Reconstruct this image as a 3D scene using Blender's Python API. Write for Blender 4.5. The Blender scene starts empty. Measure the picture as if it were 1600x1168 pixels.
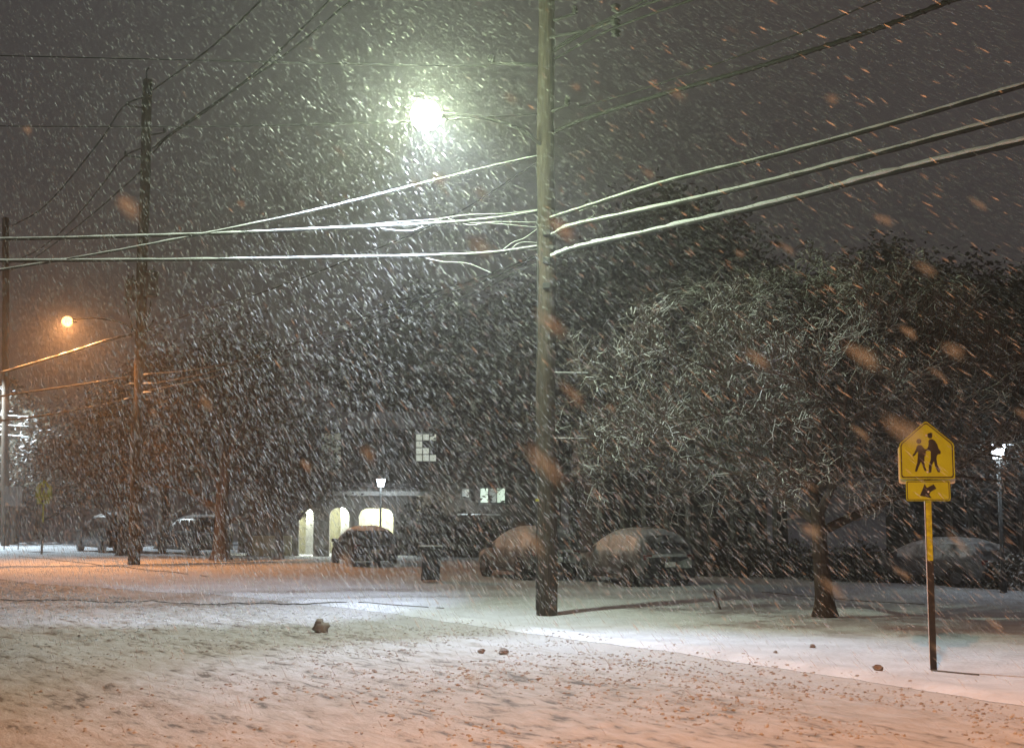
import bpy, math, random
import numpy as np
from mathutils import Vector, Matrix

# ------------------------------------------------------------------ camera, sky, lamps, exposure
SC = bpy.context.scene
COL = SC.collection
F = 2222.2                       # focal length in photo pixels (50 mm on 36 mm)
PITCH = math.atan(255.0 / F)
CAMZ = 2.24
cd = bpy.data.cameras.new('camera'); cam = bpy.data.objects.new('camera', cd); COL.objects.link(cam)
cam.location = (0, 0, CAMZ); cam.rotation_euler = (math.radians(90) + PITCH, 0, 0)
cd.lens = 50; cd.sensor_width = 36; cd.shift_y = -50 / 1600.0
cd.clip_start = 0.1; cd.clip_end = 3000
cd.dof.use_dof = True; cd.dof.focus_distance = 30; cd.dof.aperture_fstop = 2.6
SC.camera = cam

SC.view_settings.view_transform = 'Standard'; SC.view_settings.look = 'None'
SC.view_settings.gamma = 1; SC.view_settings.exposure = 0
SC.render.engine = 'CYCLES'
cy = SC.cycles
cy.max_bounces = 4; cy.diffuse_bounces = 2; cy.glossy_bounces = 2; cy.transmission_bounces = 2
cy.volume_bounces = 0; cy.transparent_max_bounces = 8
cy.use_denoising = True; cy.sample_clamp_indirect = 3
cy.caustics_reflective = False; cy.caustics_refractive = False

W = bpy.data.worlds.new('World'); SC.world = W; W.use_nodes = True
nt = W.node_tree; nt.nodes.clear()
out = nt.nodes.new('ShaderNodeOutputWorld'); bg = nt.nodes.new('ShaderNodeBackground')
tc = nt.nodes.new('ShaderNodeTexCoord'); ns = nt.nodes.new('ShaderNodeTexNoise'); ns.inputs['Scale'].default_value = 2.2
ns.inputs['Detail'].default_value = 5
cr = nt.nodes.new('ShaderNodeValToRGB')
cr.color_ramp.elements[0].position = 0.3; cr.color_ramp.elements[0].color = (0.035, 0.031, 0.031, 1)
cr.color_ramp.elements[1].position = 0.75; cr.color_ramp.elements[1].color = (0.053, 0.046, 0.047, 1)
nt.links.new(tc.outputs['Generated'], ns.inputs['Vector']); nt.links.new(ns.outputs['Fac'], cr.inputs['Fac'])
nt.links.new(cr.outputs['Color'], bg.inputs['Color']); bg.inputs['Strength'].default_value = 1.15
nt.links.new(bg.outputs[0], out.inputs[0])

def ray(px, py):
    cx = (px - 800) / F; cz = (534 - py) / F
    return Vector((cx, math.cos(PITCH) - math.sin(PITCH) * cz, math.sin(PITCH) + math.cos(PITCH) * cz))
def at(px, py, Y):
    d = ray(px, py); return Vector((0, 0, CAMZ)) + d * (Y / d.y)
def gp(px, py, z=0.0):
    d = ray(px, py); return Vector((0, 0, CAMZ)) + d * ((z - CAMZ) / d.z)
def onplane(px, py, a, b):
    """hit of a photo ray with the vertical plane through the ground points a and b"""
    d = ray(px, py); n = Vector((b.y - a.y, -(b.x - a.x), 0)); o = Vector((0, 0, CAMZ))
    return o + d * (n.dot(Vector((a.x, a.y, 0)) - o) / n.dot(d))

def lamp_light(name, typ, loc, power, color, radius=0.12, aim=None, angle=150, blend=1.0):
    l = bpy.data.lights.new(name, typ); l.energy = power; l.color = color; l.shadow_soft_size = radius
    o = bpy.data.objects.new(name, l); COL.objects.link(o); o.location = loc
    if aim is not None:
        o.rotation_euler = (Vector(aim) - Vector(loc)).to_track_quat('-Z', 'Y').to_euler()
        l.spot_size = math.radians(angle); l.spot_blend = blend
    return o

MP = gp(854, 957); FP = gp(209, 880); LP = gp(8, 853)          # feet of the three utility poles
ROADU = Vector((FP.x - MP.x, FP.y - MP.y, 0)).normalized(); ROADN = Vector((ROADU.y, -ROADU.x, 0))
WHITE = (0.84, 1.0, 0.78); SODIUM = (1.0, 0.40, 0.13); COOL = (0.80, 0.95, 1.0)
L1 = at(665, 180, 27.6); L2 = at(105, 502, FP.y - 1.0); L3 = Vector((LP.x - 3.0, LP.y - 1.0, 9.2))
L4 = Vector((2.2, 9.5, 10.0))
L1b = Vector(L1)
def aimed(u, w): return (L1b.x + ROADU.x * u + ROADN.x * w, L1b.y + ROADU.y * u + ROADN.y * w, 0)
BAND = (.70, .77, 1.0)
lamp_light('street_light', 'SPOT', L1b, 1500, BAND, .14, aimed(0, -2.2), 84, .7)
lamp_light('street_light_along', 'SPOT', L1b, 6000, BAND, .14, aimed(9.5, -1.4), 66, .6)
lamp_light('street_light_back_along', 'SPOT', L1b, 4300, BAND, .14, aimed(-8, -1.0), 70, .6)
lamp_light('street_light_spill', 'SPOT', L1b, 1350, (.88, .98, .90), .14, L1b - Vector((ROADN.x * 2, ROADN.y * 2, 5)), 177, .35)
lamp_light('street_light_glow', 'POINT', L1b, 1250, (.80, 1.0, .56), .2)
lamp_light('sodium_light', 'SPOT', L2, 5400, SODIUM, .14, (L2.x + 1.0, L2.y - 3, 0), 158, .8)
lamp_light('distant_light', 'SPOT', L3 - Vector((0, 0, .2)), 9000, COOL, .14, (L3.x + 1, L3.y + 1, 0), 172, .3)
lamp_light('near_sodium_light', 'SPOT', L4, 5800, (1.0, .38, .13), .14, (L4.x, L4.y + 3.5, 0), 104, .6)
lamp_light('rear_sodium_light', 'SPOT', (-1.5, -3, 7.5), 2200, (1.0, .46, .18), .14, (0, 3, 0), 125, .7)

# ------------------------------------------------------------------ helpers
rnd = random.Random(7)
WIND = Vector((0.45, -0.75, -0.62)).normalized()          # the way the snow travels
_H = np.random.RandomState(3).rand(256, 256)
def vnoise(x, y):
    x = np.asarray(x, float); y = np.asarray(y, float)
    xi = np.floor(x).astype(int); yi = np.floor(y).astype(int); fx = x - xi; fy = y - yi
    fx = fx * fx * (3 - 2 * fx); fy = fy * fy * (3 - 2 * fy)
    g = lambda a, b: _H[a % 256, b % 256]
    return (g(xi, yi) * (1 - fx) + g(xi + 1, yi) * fx) * (1 - fy) + (g(xi, yi + 1) * (1 - fx) + g(xi + 1, yi + 1) * fx) * fy - .5
def fbm(x, y, o=4):
    r = 0; a = 1
    for i in range(o): r = r + a * vnoise(x * 2 ** i + 17 * i, y * 2 ** i + 5 * i); a *= .5
    return r

def tag(o, label=None, cat=None, group=None, kind=None):
    if label: o['label'] = label
    if cat: o['category'] = cat
    if group: o['group'] = group
    if kind: o['kind'] = kind
    return o
def empty(name, loc, rz=0, **k):
    o = bpy.data.objects.new(name, None); COL.objects.link(o); o.location = loc; o.rotation_euler = (0, 0, rz)
    o.empty_display_size = .2
    return tag(o, **k)

class MB:
    def __init__(s): s.v = []; s.f = []
    def add(s, vs, fs):
        n = len(s.v); s.v += [tuple(v) for v in vs]; s.f += [tuple(i + n for i in f) for f in fs]; return s
    def box(s, c, d, rz=0, taper=1.0):
        R = Matrix.Rotation(rz, 3, 'Z'); c = Vector(c); vs = []
        for z in (-1, 1):
            t = taper if z > 0 else 1
            for x, y in ((-1, -1), (1, -1), (1, 1), (-1, 1)):
                vs.append(c + R @ Vector((x * d[0] / 2 * t, y * d[1] / 2 * t, z * d[2] / 2)))
        return s.add(vs, [(3, 2, 1, 0), (4, 5, 6, 7), (0, 1, 5, 4), (1, 2, 6, 5), (2, 3, 7, 6), (3, 0, 4, 7)])
    def tube(s, pts, rad, n=6, cap=True):
        pts = [Vector(p) for p in pts]
        if not hasattr(rad, '__len__'): rad = [rad] * len(pts)
        vs = []; u = None
        for i, p in enumerate(pts):
            d = (pts[min(i + 1, len(pts) - 1)] - pts[max(i - 1, 0)])
            d = d.normalized() if d.length > 1e-9 else Vector((0, 0, 1))
            if u is None:
                u = d.cross(Vector((0, 0, 1)));
                if u.length < .05: u = d.cross(Vector((1, 0, 0)))
            u = (u - d * u.dot(d)).normalized(); w = d.cross(u)
            for k in range(n):
                a = 2 * math.pi * k / n; vs.append(p + (u * math.cos(a) + w * math.sin(a)) * rad[i])
        fs = []
        for i in range(len(pts) - 1):
            for k in range(n):
                a = i * n + k; b = i * n + (k + 1) % n; fs.append((a, b, b + n, a + n))
        if cap: fs.append(tuple(range(n - 1, -1, -1))); fs.append(tuple(range((len(pts) - 1) * n, len(pts) * n)))
        return s.add(vs, fs)
    def lathe(s, prof, c=(0, 0, 0), n=20, axis='Z'):
        vs = []; c = Vector(c)
        for r, z in prof:
            for k in range(n):
                a = 2 * math.pi * k / n; x, y = r * math.cos(a), r * math.sin(a)
                vs.append(c + (Vector((x, y, z)) if axis == 'Z' else Vector((x, z, y)) if axis == 'Y' else Vector((z, x, y))))
        fs = [(i * n + k, i * n + (k + 1) % n, (i + 1) * n + (k + 1) % n, (i + 1) * n + k) for i in range(len(prof) - 1) for k in range(n)]
        fs.append(tuple(range(n - 1, -1, -1))); fs.append(tuple(range((len(prof) - 1) * n, len(prof) * n)))
        return s.add(vs, fs)
    def prism(s, poly, y0, y1):
        """polygon in x,z extruded along y"""
        n = len(poly); vs = [(x, y0, z) for x, z in poly] + [(x, y1, z) for x, z in poly]
        return s.add(vs, [tuple(range(n)), tuple(range(2 * n - 1, n - 1, -1))] + [(i, (i + 1) % n + 0, (i + 1) % n + n, i + n)[::-1] for i in range(n)])
    def blob(s, c, r, seed=0, n=8, m=5, rough=.25, flat=1):
        rr = random.Random(seed); c = Vector(c); vs = [c + Vector((0, 0, r[2]))]
        for i in range(1, m):
            t = math.pi * i / m
            for k in range(n):
                a = 2 * math.pi * k / n + i * .3; q = 1 + rr.uniform(-rough, rough)
                vs.append(c + Vector((r[0] * math.sin(t) * math.cos(a) * q, r[1] * math.sin(t) * math.sin(a) * q, r[2] * math.cos(t) * q)))
        vs.append(c - Vector((0, 0, r[2] * flat))); fs = []
        for k in range(n):
            fs.append((0, 1 + k, 1 + (k + 1) % n))
            for i in range(m - 2):
                a = 1 + i * n + k; b = 1 + i * n + (k + 1) % n; fs.append((a, a + n, b + n, b))
            fs.append((len(vs) - 1, 1 + (m - 2) * n + (k + 1) % n, 1 + (m - 2) * n + k))
        return s.add(vs, fs)
    def build(s, name, mat, parent=None, smooth=False, bevel=0):
        me = bpy.data.meshes.new(name); me.from_pydata(s.v, [], s.f); me.update()
        me.materials.append(mat)
        if smooth: me.polygons.foreach_set('use_smooth', [True] * len(me.polygons))
        o = bpy.data.objects.new(name, me); COL.objects.link(o)
        if parent: o.parent = parent
        if bevel:
            b = o.modifiers.new('bevel', 'BEVEL'); b.width = bevel; b.segments = 2; b.limit_method = 'ANGLE'
        return o

def np_mesh(name, verts, faces, mat, parent=None, smooth=False):
    """verts (n,3), faces (m,k) numpy"""
    me = bpy.data.meshes.new(name); k = faces.shape[1]
    me.vertices.add(len(verts)); me.vertices.foreach_set('co', verts.astype(np.float32).ravel())
    me.loops.add(faces.size); me.loops.foreach_set('vertex_index', faces.astype(np.int32).ravel())
    me.polygons.add(len(faces)); me.polygons.foreach_set('loop_start', np.arange(0, faces.size, k, dtype=np.int32))
    me.polygons.foreach_set('use_smooth', np.full(len(faces), smooth))
    me.update(calc_edges=True); me.validate(); me.materials.append(mat)
    o = bpy.data.objects.new(name, me); COL.objects.link(o)
    if parent: o.parent = parent
    return o

def copy_tree(o, parent=None):
    c = o.copy(); COL.objects.link(c); c.parent = parent
    for ch in [x for x in o.children]: copy_tree(ch, c)
    return c

# ------------------------------------------------------------------ materials
def new_mat(name):
    m = bpy.data.materials.new(name); m.use_nodes = True; t = m.node_tree
    return m, t, t.nodes['Principled BSDF']
def simple(name, col, rough=.6, metal=0, var=.25, scale=8, emit=None, est=0):
    m, t, b = new_mat(name); n = t.nodes.new('ShaderNodeTexNoise'); n.inputs['Scale'].default_value = scale; n.inputs['Detail'].default_value = 6
    c = t.nodes.new('ShaderNodeTexCoord'); t.links.new(c.outputs['Object'], n.inputs['Vector'])
    r = t.nodes.new('ShaderNodeValToRGB'); r.color_ramp.elements[0].position = .3; r.color_ramp.elements[1].position = .7
    r.color_ramp.elements[0].color = tuple(x * (1 - var) for x in col) + (1,); r.color_ramp.elements[1].color = tuple(min(1, x * (1 + var)) for x in col) + (1,)
    t.links.new(n.outputs['Fac'], r.inputs['Fac']); t.links.new(r.outputs['Color'], b.inputs['Base Color'])
    b.inputs['Roughness'].default_value = rough; b.inputs['Metallic'].default_value = metal
    if emit:
        b.inputs['Emission Color'].default_value = emit + (1,); b.inputs['Emission Strength'].default_value = est
    return m
SNOWC = (0.80, 0.82, 0.86)
def snowy(name, col, thr=.45, soft=.25, nscale=6, namp=.5, rough=.8, bump=.3, up=.75, wind=.7, stretch=None, var=.35, metal=0, bscale=20):
    """a surface of its own colour with snow lying on top and plastered on the windward side"""
    m, t, b = new_mat(name); L = t.links.new
    c = t.nodes.new('ShaderNodeTexCoord'); mp = t.nodes.new('ShaderNodeMapping')
    if stretch: mp.inputs['Scale'].default_value = stretch
    L(c.outputs['Object'], mp.inputs['Vector'])
    n = t.nodes.new('ShaderNodeTexNoise'); n.inputs['Scale'].default_value = nscale; n.inputs['Detail'].default_value = 5; L(c.outputs['Object'], n.inputs['Vector'])
    n2 = t.nodes.new('ShaderNodeTexNoise'); n2.inputs['Scale'].default_value = bscale; n2.inputs['Detail'].default_value = 8; L(mp.outputs['Vector'], n2.inputs['Vector'])
    r = t.nodes.new('ShaderNodeValToRGB'); r.color_ramp.elements[0].position = .3; r.color_ramp.elements[1].position = .7
    r.color_ramp.elements[0].color = tuple(x * (1 - var) for x in col) + (1,); r.color_ramp.elements[1].color = tuple(min(1, x * (1 + var)) for x in col) + (1,)
    L(n2.outputs['Fac'], r.inputs['Fac'])
    g = t.nodes.new('ShaderNodeNewGeometry'); d = t.nodes.new('ShaderNodeVectorMath'); d.operation = 'DOT_PRODUCT'
    wv = Vector((-WIND.x, -WIND.y, 0)).normalized() * wind + Vector((0, 0, up)); d.inputs[1].default_value = wv
    L(g.outputs['Normal'], d.inputs[0])
    a = t.nodes.new('ShaderNodeMath'); a.operation = 'MULTIPLY_ADD'; L(n.outputs['Fac'], a.inputs[0]); a.inputs[1].default_value = namp
    L(d.outputs['Value'], a.inputs[2])
    s = t.nodes.new('ShaderNodeMapRange'); s.interpolation_type = 'SMOOTHSTEP'; L(a.outputs[0], s.inputs['Value'])
    s.inputs['From Min'].default_value = thr + namp * .5 - soft / 2; s.inputs['From Max'].default_value = thr + namp * .5 + soft / 2
    mx = t.nodes.new('ShaderNodeMix'); mx.data_type = 'RGBA'; L(s.outputs[0], mx.inputs[0]); L(r.outputs['Color'], mx.inputs[6]); mx.inputs[7].default_value = SNOWC + (1,)
    L(mx.outputs[2], b.inputs['Base Color']); b.inputs['Roughness'].default_value = rough; b.inputs['Metallic'].default_value = metal
    if bump:
        bp = t.nodes.new('ShaderNodeBump'); bp.inputs['Strength'].default_value = bump; bp.inputs['Distance'].default_value = .03
        L(n2.outputs['Fac'], bp.inputs['Height']); L(bp.outputs[0], b.inputs['Normal'])
    return m
def emissive(name, col, st):
    m, t, b = new_mat(name); b.inputs['Base Color'].default_value = (.8, .8, .8, 1)
    b.inputs['Emission Color'].default_value = col + (1,); b.inputs['Emission Strength'].default_value = st
    return m
def globe(name, col, st):
    """a frosted lamp globe: it glows and lets its lamp's light out"""
    m = bpy.data.materials.new(name); m.use_nodes = True; t = m.node_tree; t.nodes.clear()
    o = t.nodes.new('ShaderNodeOutputMaterial'); e = t.nodes.new('ShaderNodeEmission'); p = t.nodes.new('ShaderNodeBsdfTransparent'); a = t.nodes.new('ShaderNodeAddShader')
    e.inputs['Color'].default_value = col + (1,); e.inputs['Strength'].default_value = st
    t.links.new(e.outputs[0], a.inputs[0]); t.links.new(p.outputs[0], a.inputs[1]); t.links.new(a.outputs[0], o.inputs[0]); return m

M = {}
M['wood'] = snowy('pole_wood', (.06, .046, .033), thr=.58, soft=.35, nscale=3, namp=.35, stretch=(14, 14, .8), bscale=3, bump=.6, var=.5)
M['hardware'] = snowy('hardware', (.05, .05, .05), thr=.72)
M['cable'] = snowy('cable_rubber', (.02, .02, .02), thr=.05, soft=.3, nscale=9, namp=.7, bscale=18, up=.9, wind=.35)
M['cable_bare'] = snowy('cable_bare', (.015, .015, .015), thr=1.05, soft=.2, nscale=6, namp=.5)
M['bark'] = snowy('bark', (.075, .055, .042), thr=.52, soft=.3, nscale=4, namp=.5, stretch=(6, 6, 1), bscale=6, bump=.8)
M['twig'] = snowy('twig', (.11, .088, .068), thr=.14, soft=1.2, nscale=1.2, namp=.5, bump=0)
M['twig_dark'] = snowy('twig_dark', (.06, .045, .035), thr=.42, soft=.4, nscale=1.5, namp=1.0, bump=0)
M['leaf'] = snowy('leaf', (.062, .050, .038), thr=.90, soft=.3, nscale=1.2, namp=1.0, bump=0)
M['leaf_snow'] = snowy('leaf_snow', (.06, .055, .04), thr=.25, soft=.3, nscale=1.6, namp=.9, bump=0)
M['snow'] = simple('snow', SNOWC, .85, var=.04, scale=3)
M['plastic'] = snowy('black_plastic', (.012, .012, .014), thr=.85, soft=.2, rough=.5, bump=0)
M['yellow'] = simple('sign_yellow', (.47, .55, .008), .35, var=.08, scale=3)
M['black'] = simple('black_print', (.012, .011, .010), .5, var=.1)
M['alu'] = simple('sign_aluminium', (.72, .72, .70), .45, var=.08)
M['post_dark'] = snowy('post_steel', (.018, .018, .018), thr=.6, soft=.15, namp=.2, rough=.5, bump=0, up=.2, wind=.9)
M['post_yellow'] = snowy('post_yellow', (.48, .50, .008), thr=.6, soft=.15, namp=.2, rough=.4, bump=0, up=.2, wind=.9)

# ------------------------------------------------------------------ ground, road
def wcoord(X, Y): return ROADN.x * X + ROADN.y * Y
WM = wcoord(MP.x, MP.y)                         # distance of the pole line, about 15 m
def road_edge(u):                              # the far edge of the ploughed road; it swings nearer towards the junction on the left
    return WM - 2.4 - 4.6 / (1 + np.exp(-(u - 39) / 3.2))
def height(X, Y):
    X = np.asarray(X, float); Y = np.asarray(Y, float)
    w = wcoord(X, Y); u = ROADU.x * X + ROADU.y * Y; e = road_edge(u)
    k = 1 / (1 + np.exp(-(w - e) / .25))                   # 0 on the road, 1 on the verge
    z = .07 * fbm(X * .35, Y * .35, 3) * k
    z = z + .11 * k * (1 / (1 + np.exp(-(w - e - .2) / .3))) - .14
    z = z + .09 * np.exp(-((w - e - .3) / .5) ** 2)          # the little windrow the plough left
    ruts = (.022 * np.sin(w * 3.6 + .8 * vnoise(u * .15, w * .2)) + .028 * fbm(u * .22, w * 4.2, 3)) * (1 - k)
    rough = (fbm(u * 2.4, w * 5, 4) * .028 + np.maximum(0, fbm(u * 5 + 9, w * 8, 3) - .18) * .06) * (1 - k)
    far = np.exp(-np.maximum(0, Y - 35) / 25)
    return z + (ruts + rough) * far
def grid(name, us, ws, mat, zoff=0):
    U, Wc = np.meshgrid(us, ws); X = ROADU.x * U + ROADN.x * Wc; Y = ROADU.y * U + ROADN.y * Wc
    Z = height(X, Y) + zoff; V = np.stack([X.ravel(), Y.ravel(), Z.ravel()], 1)
    a, b = U.shape; i = np.arange(a - 1)[:, None] * b + np.arange(b - 1)[None, :]; i = i.ravel()
    o = np_mesh(name, V, np.stack([i, i + 1, i + b + 1, i + b], 1), mat, smooth=True)
    return tag(o, kind='structure')

def ground_mat():
    m, t, b = new_mat('snow_ground'); L = t.links.new
    c = t.nodes.new('ShaderNodeTexCoord')
    n = t.nodes.new('ShaderNodeTexNoise'); n.inputs['Scale'].default_value = 1.3; n.inputs['Detail'].default_value = 9; L(c.outputs['Object'], n.inputs['Vector'])
    n3 = t.nodes.new('ShaderNodeTexNoise'); n3.inputs['Scale'].default_value = 9; n3.inputs['Detail'].default_value = 6; L(c.outputs['Object'], n3.inputs['Vector'])
    r = t.nodes.new('ShaderNodeValToRGB'); r.color_ramp.elements[0].position = .35; r.color_ramp.elements[1].position = .62
    r.color_ramp.elements[0].color = (.66, .68, .73, 1); r.color_ramp.elements[1].color = (.80, .83, .90, 1)
    L(n.outputs['Fac'], r.inputs['Fac']); L(r.outputs['Color'], b.inputs['Base Color']); b.inputs['Roughness'].default_value = .8
    bp = t.nodes.new('ShaderNodeBump'); bp.inputs['Strength'].default_value = .5; bp.inputs['Distance'].default_value = .04
    L(n3.outputs['Fac'], bp.inputs['Height']); L(bp.outputs[0], b.inputs['Normal'])
    return m
def road_mat():
    m, t, b = new_mat('churned_road_snow'); L = t.links.new
    c = t.nodes.new('ShaderNodeTexCoord'); mp = t.nodes.new('ShaderNodeMapping'); mp.vector_type = 'TEXTURE'
    mp.inputs['Rotation'].default_value = (0, 0, math.atan2(ROADU.y, ROADU.x)); mp.inputs['Scale'].default_value = (3.2, 1, 1)
    L(c.outputs['Object'], mp.inputs['Vector'])
    n = t.nodes.new('ShaderNodeTexNoise'); n.inputs['Scale'].default_value = 5.0; n.inputs['Detail'].default_value = 9; n.inputs['Roughness'].default_value = .68; L(mp.outputs[0], n.inputs['Vector'])
    n2 = t.nodes.new('ShaderNodeTexNoise'); n2.inputs['Scale'].default_value = .55; n2.inputs['Detail'].default_value = 5; L(mp.outputs[0], n2.inputs['Vector'])
    a = t.nodes.new('ShaderNodeMath'); a.operation = 'MULTIPLY_ADD'; L(n2.outputs['Fac'], a.inputs[0]); a.inputs[1].default_value = .14; L(n.outputs['Fac'], a.inputs[2])
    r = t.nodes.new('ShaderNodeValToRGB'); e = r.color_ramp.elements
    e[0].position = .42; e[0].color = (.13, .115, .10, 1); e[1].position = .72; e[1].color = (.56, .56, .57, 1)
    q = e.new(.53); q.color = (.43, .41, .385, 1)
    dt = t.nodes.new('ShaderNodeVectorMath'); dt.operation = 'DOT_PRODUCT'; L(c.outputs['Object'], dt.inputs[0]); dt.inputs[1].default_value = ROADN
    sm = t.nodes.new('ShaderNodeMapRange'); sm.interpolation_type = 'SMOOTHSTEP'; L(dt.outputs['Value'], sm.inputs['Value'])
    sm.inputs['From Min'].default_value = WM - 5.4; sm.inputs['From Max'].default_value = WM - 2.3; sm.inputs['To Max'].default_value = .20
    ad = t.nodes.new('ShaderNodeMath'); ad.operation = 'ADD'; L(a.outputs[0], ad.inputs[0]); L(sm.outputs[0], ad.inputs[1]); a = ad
    L(a.outputs[0], r.inputs['Fac']); L(r.outputs['Color'], b.inputs['Base Color']); b.inputs['Roughness'].default_value = .7
    bp = t.nodes.new('ShaderNodeBump'); bp.inputs['Strength'].default_value = .9; bp.inputs['Distance'].default_value = .06
    L(n.outputs['Fac'], bp.inputs['Height']); L(bp.outputs[0], b.inputs['Normal'])
    return m
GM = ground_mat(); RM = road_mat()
us = np.concatenate([np.linspace(-60, 4, 40), np.arange(4.1, 48, .085), np.linspace(48.3, 90, 160), np.linspace(92, 330, 60)])
# road and verge share the edge: the verge sheet starts at the road edge and the road sheet ends just under it
def strip(name, inner, outer, fr, mat):
    U, Q = np.meshgrid(us, fr); e = road_edge(U)
    Wc = inner(e) + (outer(e) - inner(e)) * Q
    X = ROADU.x * U + ROADN.x * Wc; Y = ROADU.y * U + ROADN.y * Wc; Z = height(X, Y)
    if name == 'road': Z = Z - .004
    V = np.stack([X.ravel(), Y.ravel(), Z.ravel()], 1); a, b = U.shape
    i = (np.arange(a - 1)[:, None] * b + np.arange(b - 1)[None, :]).ravel()
    return tag(np_mesh(name, V, np.stack([i, i + 1, i + b + 1, i + b], 1), mat, smooth=True), kind='structure')
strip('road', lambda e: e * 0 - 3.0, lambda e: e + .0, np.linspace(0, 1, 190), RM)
strip('ground', lambda e: e, lambda e: e * 0 + 300, np.concatenate([np.linspace(0, .02, 90), np.linspace(.021, .10, 60), np.linspace(.11, 1, 40)]), GM)
mb = MB(); S = 300
a_ = ROADU * -80 + ROADN * -3.0; b_ = ROADU * 330 + ROADN * -3.0; c_ = ROADU * 330 + ROADN * -70; d_ = ROADU * -80 + ROADN * -70
o = mb.add([Vector((p.x, p.y, -.17)) for p in (a_, d_, c_, b_)], [(0, 1, 2, 3)]).build('near_verge', GM); tag(o, kind='structure')

def gz(p): return float(height(np.array([p.x]), np.array([p.y]))[0])

# clumps of churned snow thrown about the road and its edge
cl_v = []; cl_f = []; n0 = 0
base = np.array([[0, 0, .9]] + [[.6 * math.cos(a), .6 * math.sin(a), .75] for a in np.arange(6) * 1.047] + [[math.cos(a + .5), math.sin(a + .5), 0] for a in np.arange(6) * 1.047], float)
bf = np.array([[0, 1 + k, 1 + (k + 1) % 6] for k in range(6)] + [[1 + k, 7 + k, 1 + (k + 1) % 6] for k in range(6)] + [[1 + (k + 1) % 6, 7 + k, 7 + (k + 1) % 6] for k in range(6)])
rs = np.random.RandomState(5)
def scatter(n, name, mat, band, size, label):
    U = rs.uniform(8, 46, n); e = road_edge(U); Wc = e - np.abs(rs.normal(0, 1, n)) * band + rs.uniform(-.2, .5, n)
    dens = fbm(U * .5, Wc * .9, 3) > -.12; U = U[dens]; Wc = Wc[dens]; n = len(U)
    X = ROADU.x * U + ROADN.x * Wc; Y = ROADU.y * U + ROADN.y * Wc; Z = height(X, Y)
    r = size * np.minimum(rs.gamma(1.6, .5, n) + .15, 2.4); V = base[None] * r[:, None, None] * np.stack([np.ones(n) * 1.3, np.ones(n), .75 * np.ones(n)], 1)[:, None, :]
    V = V * (1 + rs.uniform(-.28, .28, V.shape)); a = rs.uniform(0, 6.28, n); ca, sa = np.cos(a)[:, None], np.sin(a)[:, None]
    x = V[..., 0] * ca - V[..., 1] * sa; y = V[..., 0] * sa + V[..., 1] * ca
    V = np.stack([x + X[:, None], y + Y[:, None], V[..., 2] + Z[:, None] - .006], 2).reshape(-1, 3)
    Fc = (bf[None] + (np.arange(n) * 13)[:, None, None]).reshape(-1, 3)
    return tag(np_mesh(name, V, Fc, mat), label, 'snow', kind='stuff')
M['clump'] = simple('clump_snow', (.43, .42, .41), .8, var=.3, scale=2)
M['slush'] = simple('slush', (.26, .225, .20), .7, var=.4, scale=2)
scatter(34000, 'snow_clumps', M['clump'], 4.8, .0125, 'clumps of loose snow churned up by tyres on the road')
scatter(2600, 'slush_clumps', M['slush'], 4.2, .011, 'brown slush lumps scattered over the ploughed road surface')

# kerb that shows through the snow in thin dark broken lines
M['kerb'] = simple('kerb_stone', (.10, .095, .085), .8, var=.5, scale=6)
def crack(pix, wid, amp=.05, z=.012):
    mb = MB(); pts = []
    for (x0, y0), (x1, y1) in zip(pix, pix[1:]):
        k = max(2, int(abs(x1 - x0) / 6))
        pts += [gp(x0 + (x1 - x0) * i / k, y0 + (y1 - y0) * i / k) for i in range(k)]
    prev = None
    for i, p in enumerate(pts):
        wv = .5 * wid * max(0, .75 + 1.5 * float(fbm(np.array([i * .11 + wid * 50]), np.array([pix[0][0] * .1]), 3)[0]))
        d = ROADN * wv; h = gz(p)
        cur = (p - d, p + d, h)
        if prev and wv > .004 and prev[3] > .004:
            a, b, ha, _ = prev
            mb.add([(a.x, a.y, ha + z), (b.x, b.y, ha + z * 1.8), (cur[1].x, cur[1].y, h + z * 1.8), (cur[0].x, cur[0].y, h + z),
                    (a.x, a.y, ha - .1), (b.x, b.y, ha - .1), (cur[1].x, cur[1].y, h - .1), (cur[0].x, cur[0].y, h - .1)],
                   [(0, 3, 2, 1), (0, 4, 7, 3), (1, 2, 6, 5)])
        prev = (cur[0], cur[1], h, wv)
    return mb
mb = MB()
for pix, wd in (([(0, 928), (200, 931), (330, 934), (420, 935), (560, 943), (700, 949)], .05),
                ([(30, 868), (180, 884), (330, 900)], .10), ([(1455, 1041), (1530, 1048), (1600, 1056)], .014), 
                ([(1190, 923), (1330, 935), (1450, 943)], .03)):
    c = crack(pix, wd); mb.add(c.v, c.f)
tag(mb.build('kerb', M['kerb']), kind='structure')

# ------------------------------------------------------------------ trees
def tube_rows(segs, n=4):
    """many short tapered polylines -> one mesh, numpy. segs: list of (pts, radii)"""
    V = []; Fc = []; base = 0
    for pts, rad in segs:
        P = np.array(pts); d = np.gradient(P, axis=0); d /= np.linalg.norm(d, axis=1)[:, None] + 1e-9
        ref = np.array([0, 0, 1.]) if abs(d[0, 2]) < .9 else np.array([1., 0, 0])
        u = np.cross(d, ref); u /= np.linalg.norm(u, axis=1)[:, None] + 1e-9; w = np.cross(d, u)
        a = np.arange(n) * 2 * math.pi / n
        ring = P[:, None, :] + (u[:, None, :] * np.cos(a)[None, :, None] + w[:, None, :] * np.sin(a)[None, :, None]) * np.array(rad)[:, None, None]
        V.append(ring.reshape(-1, 3)); m = len(P)
        i = np.arange(m - 1)[:, None] * n + np.arange(n)[None, :]; j = np.arange(m - 1)[:, None] * n + (np.arange(n)[None, :] + 1) % n
        Fc.append(np.stack([i, j, j + n, i + n], 2).reshape(-1, 4) + base); base += m * n
    return np.concatenate(V), np.concatenate(Fc)

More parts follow.
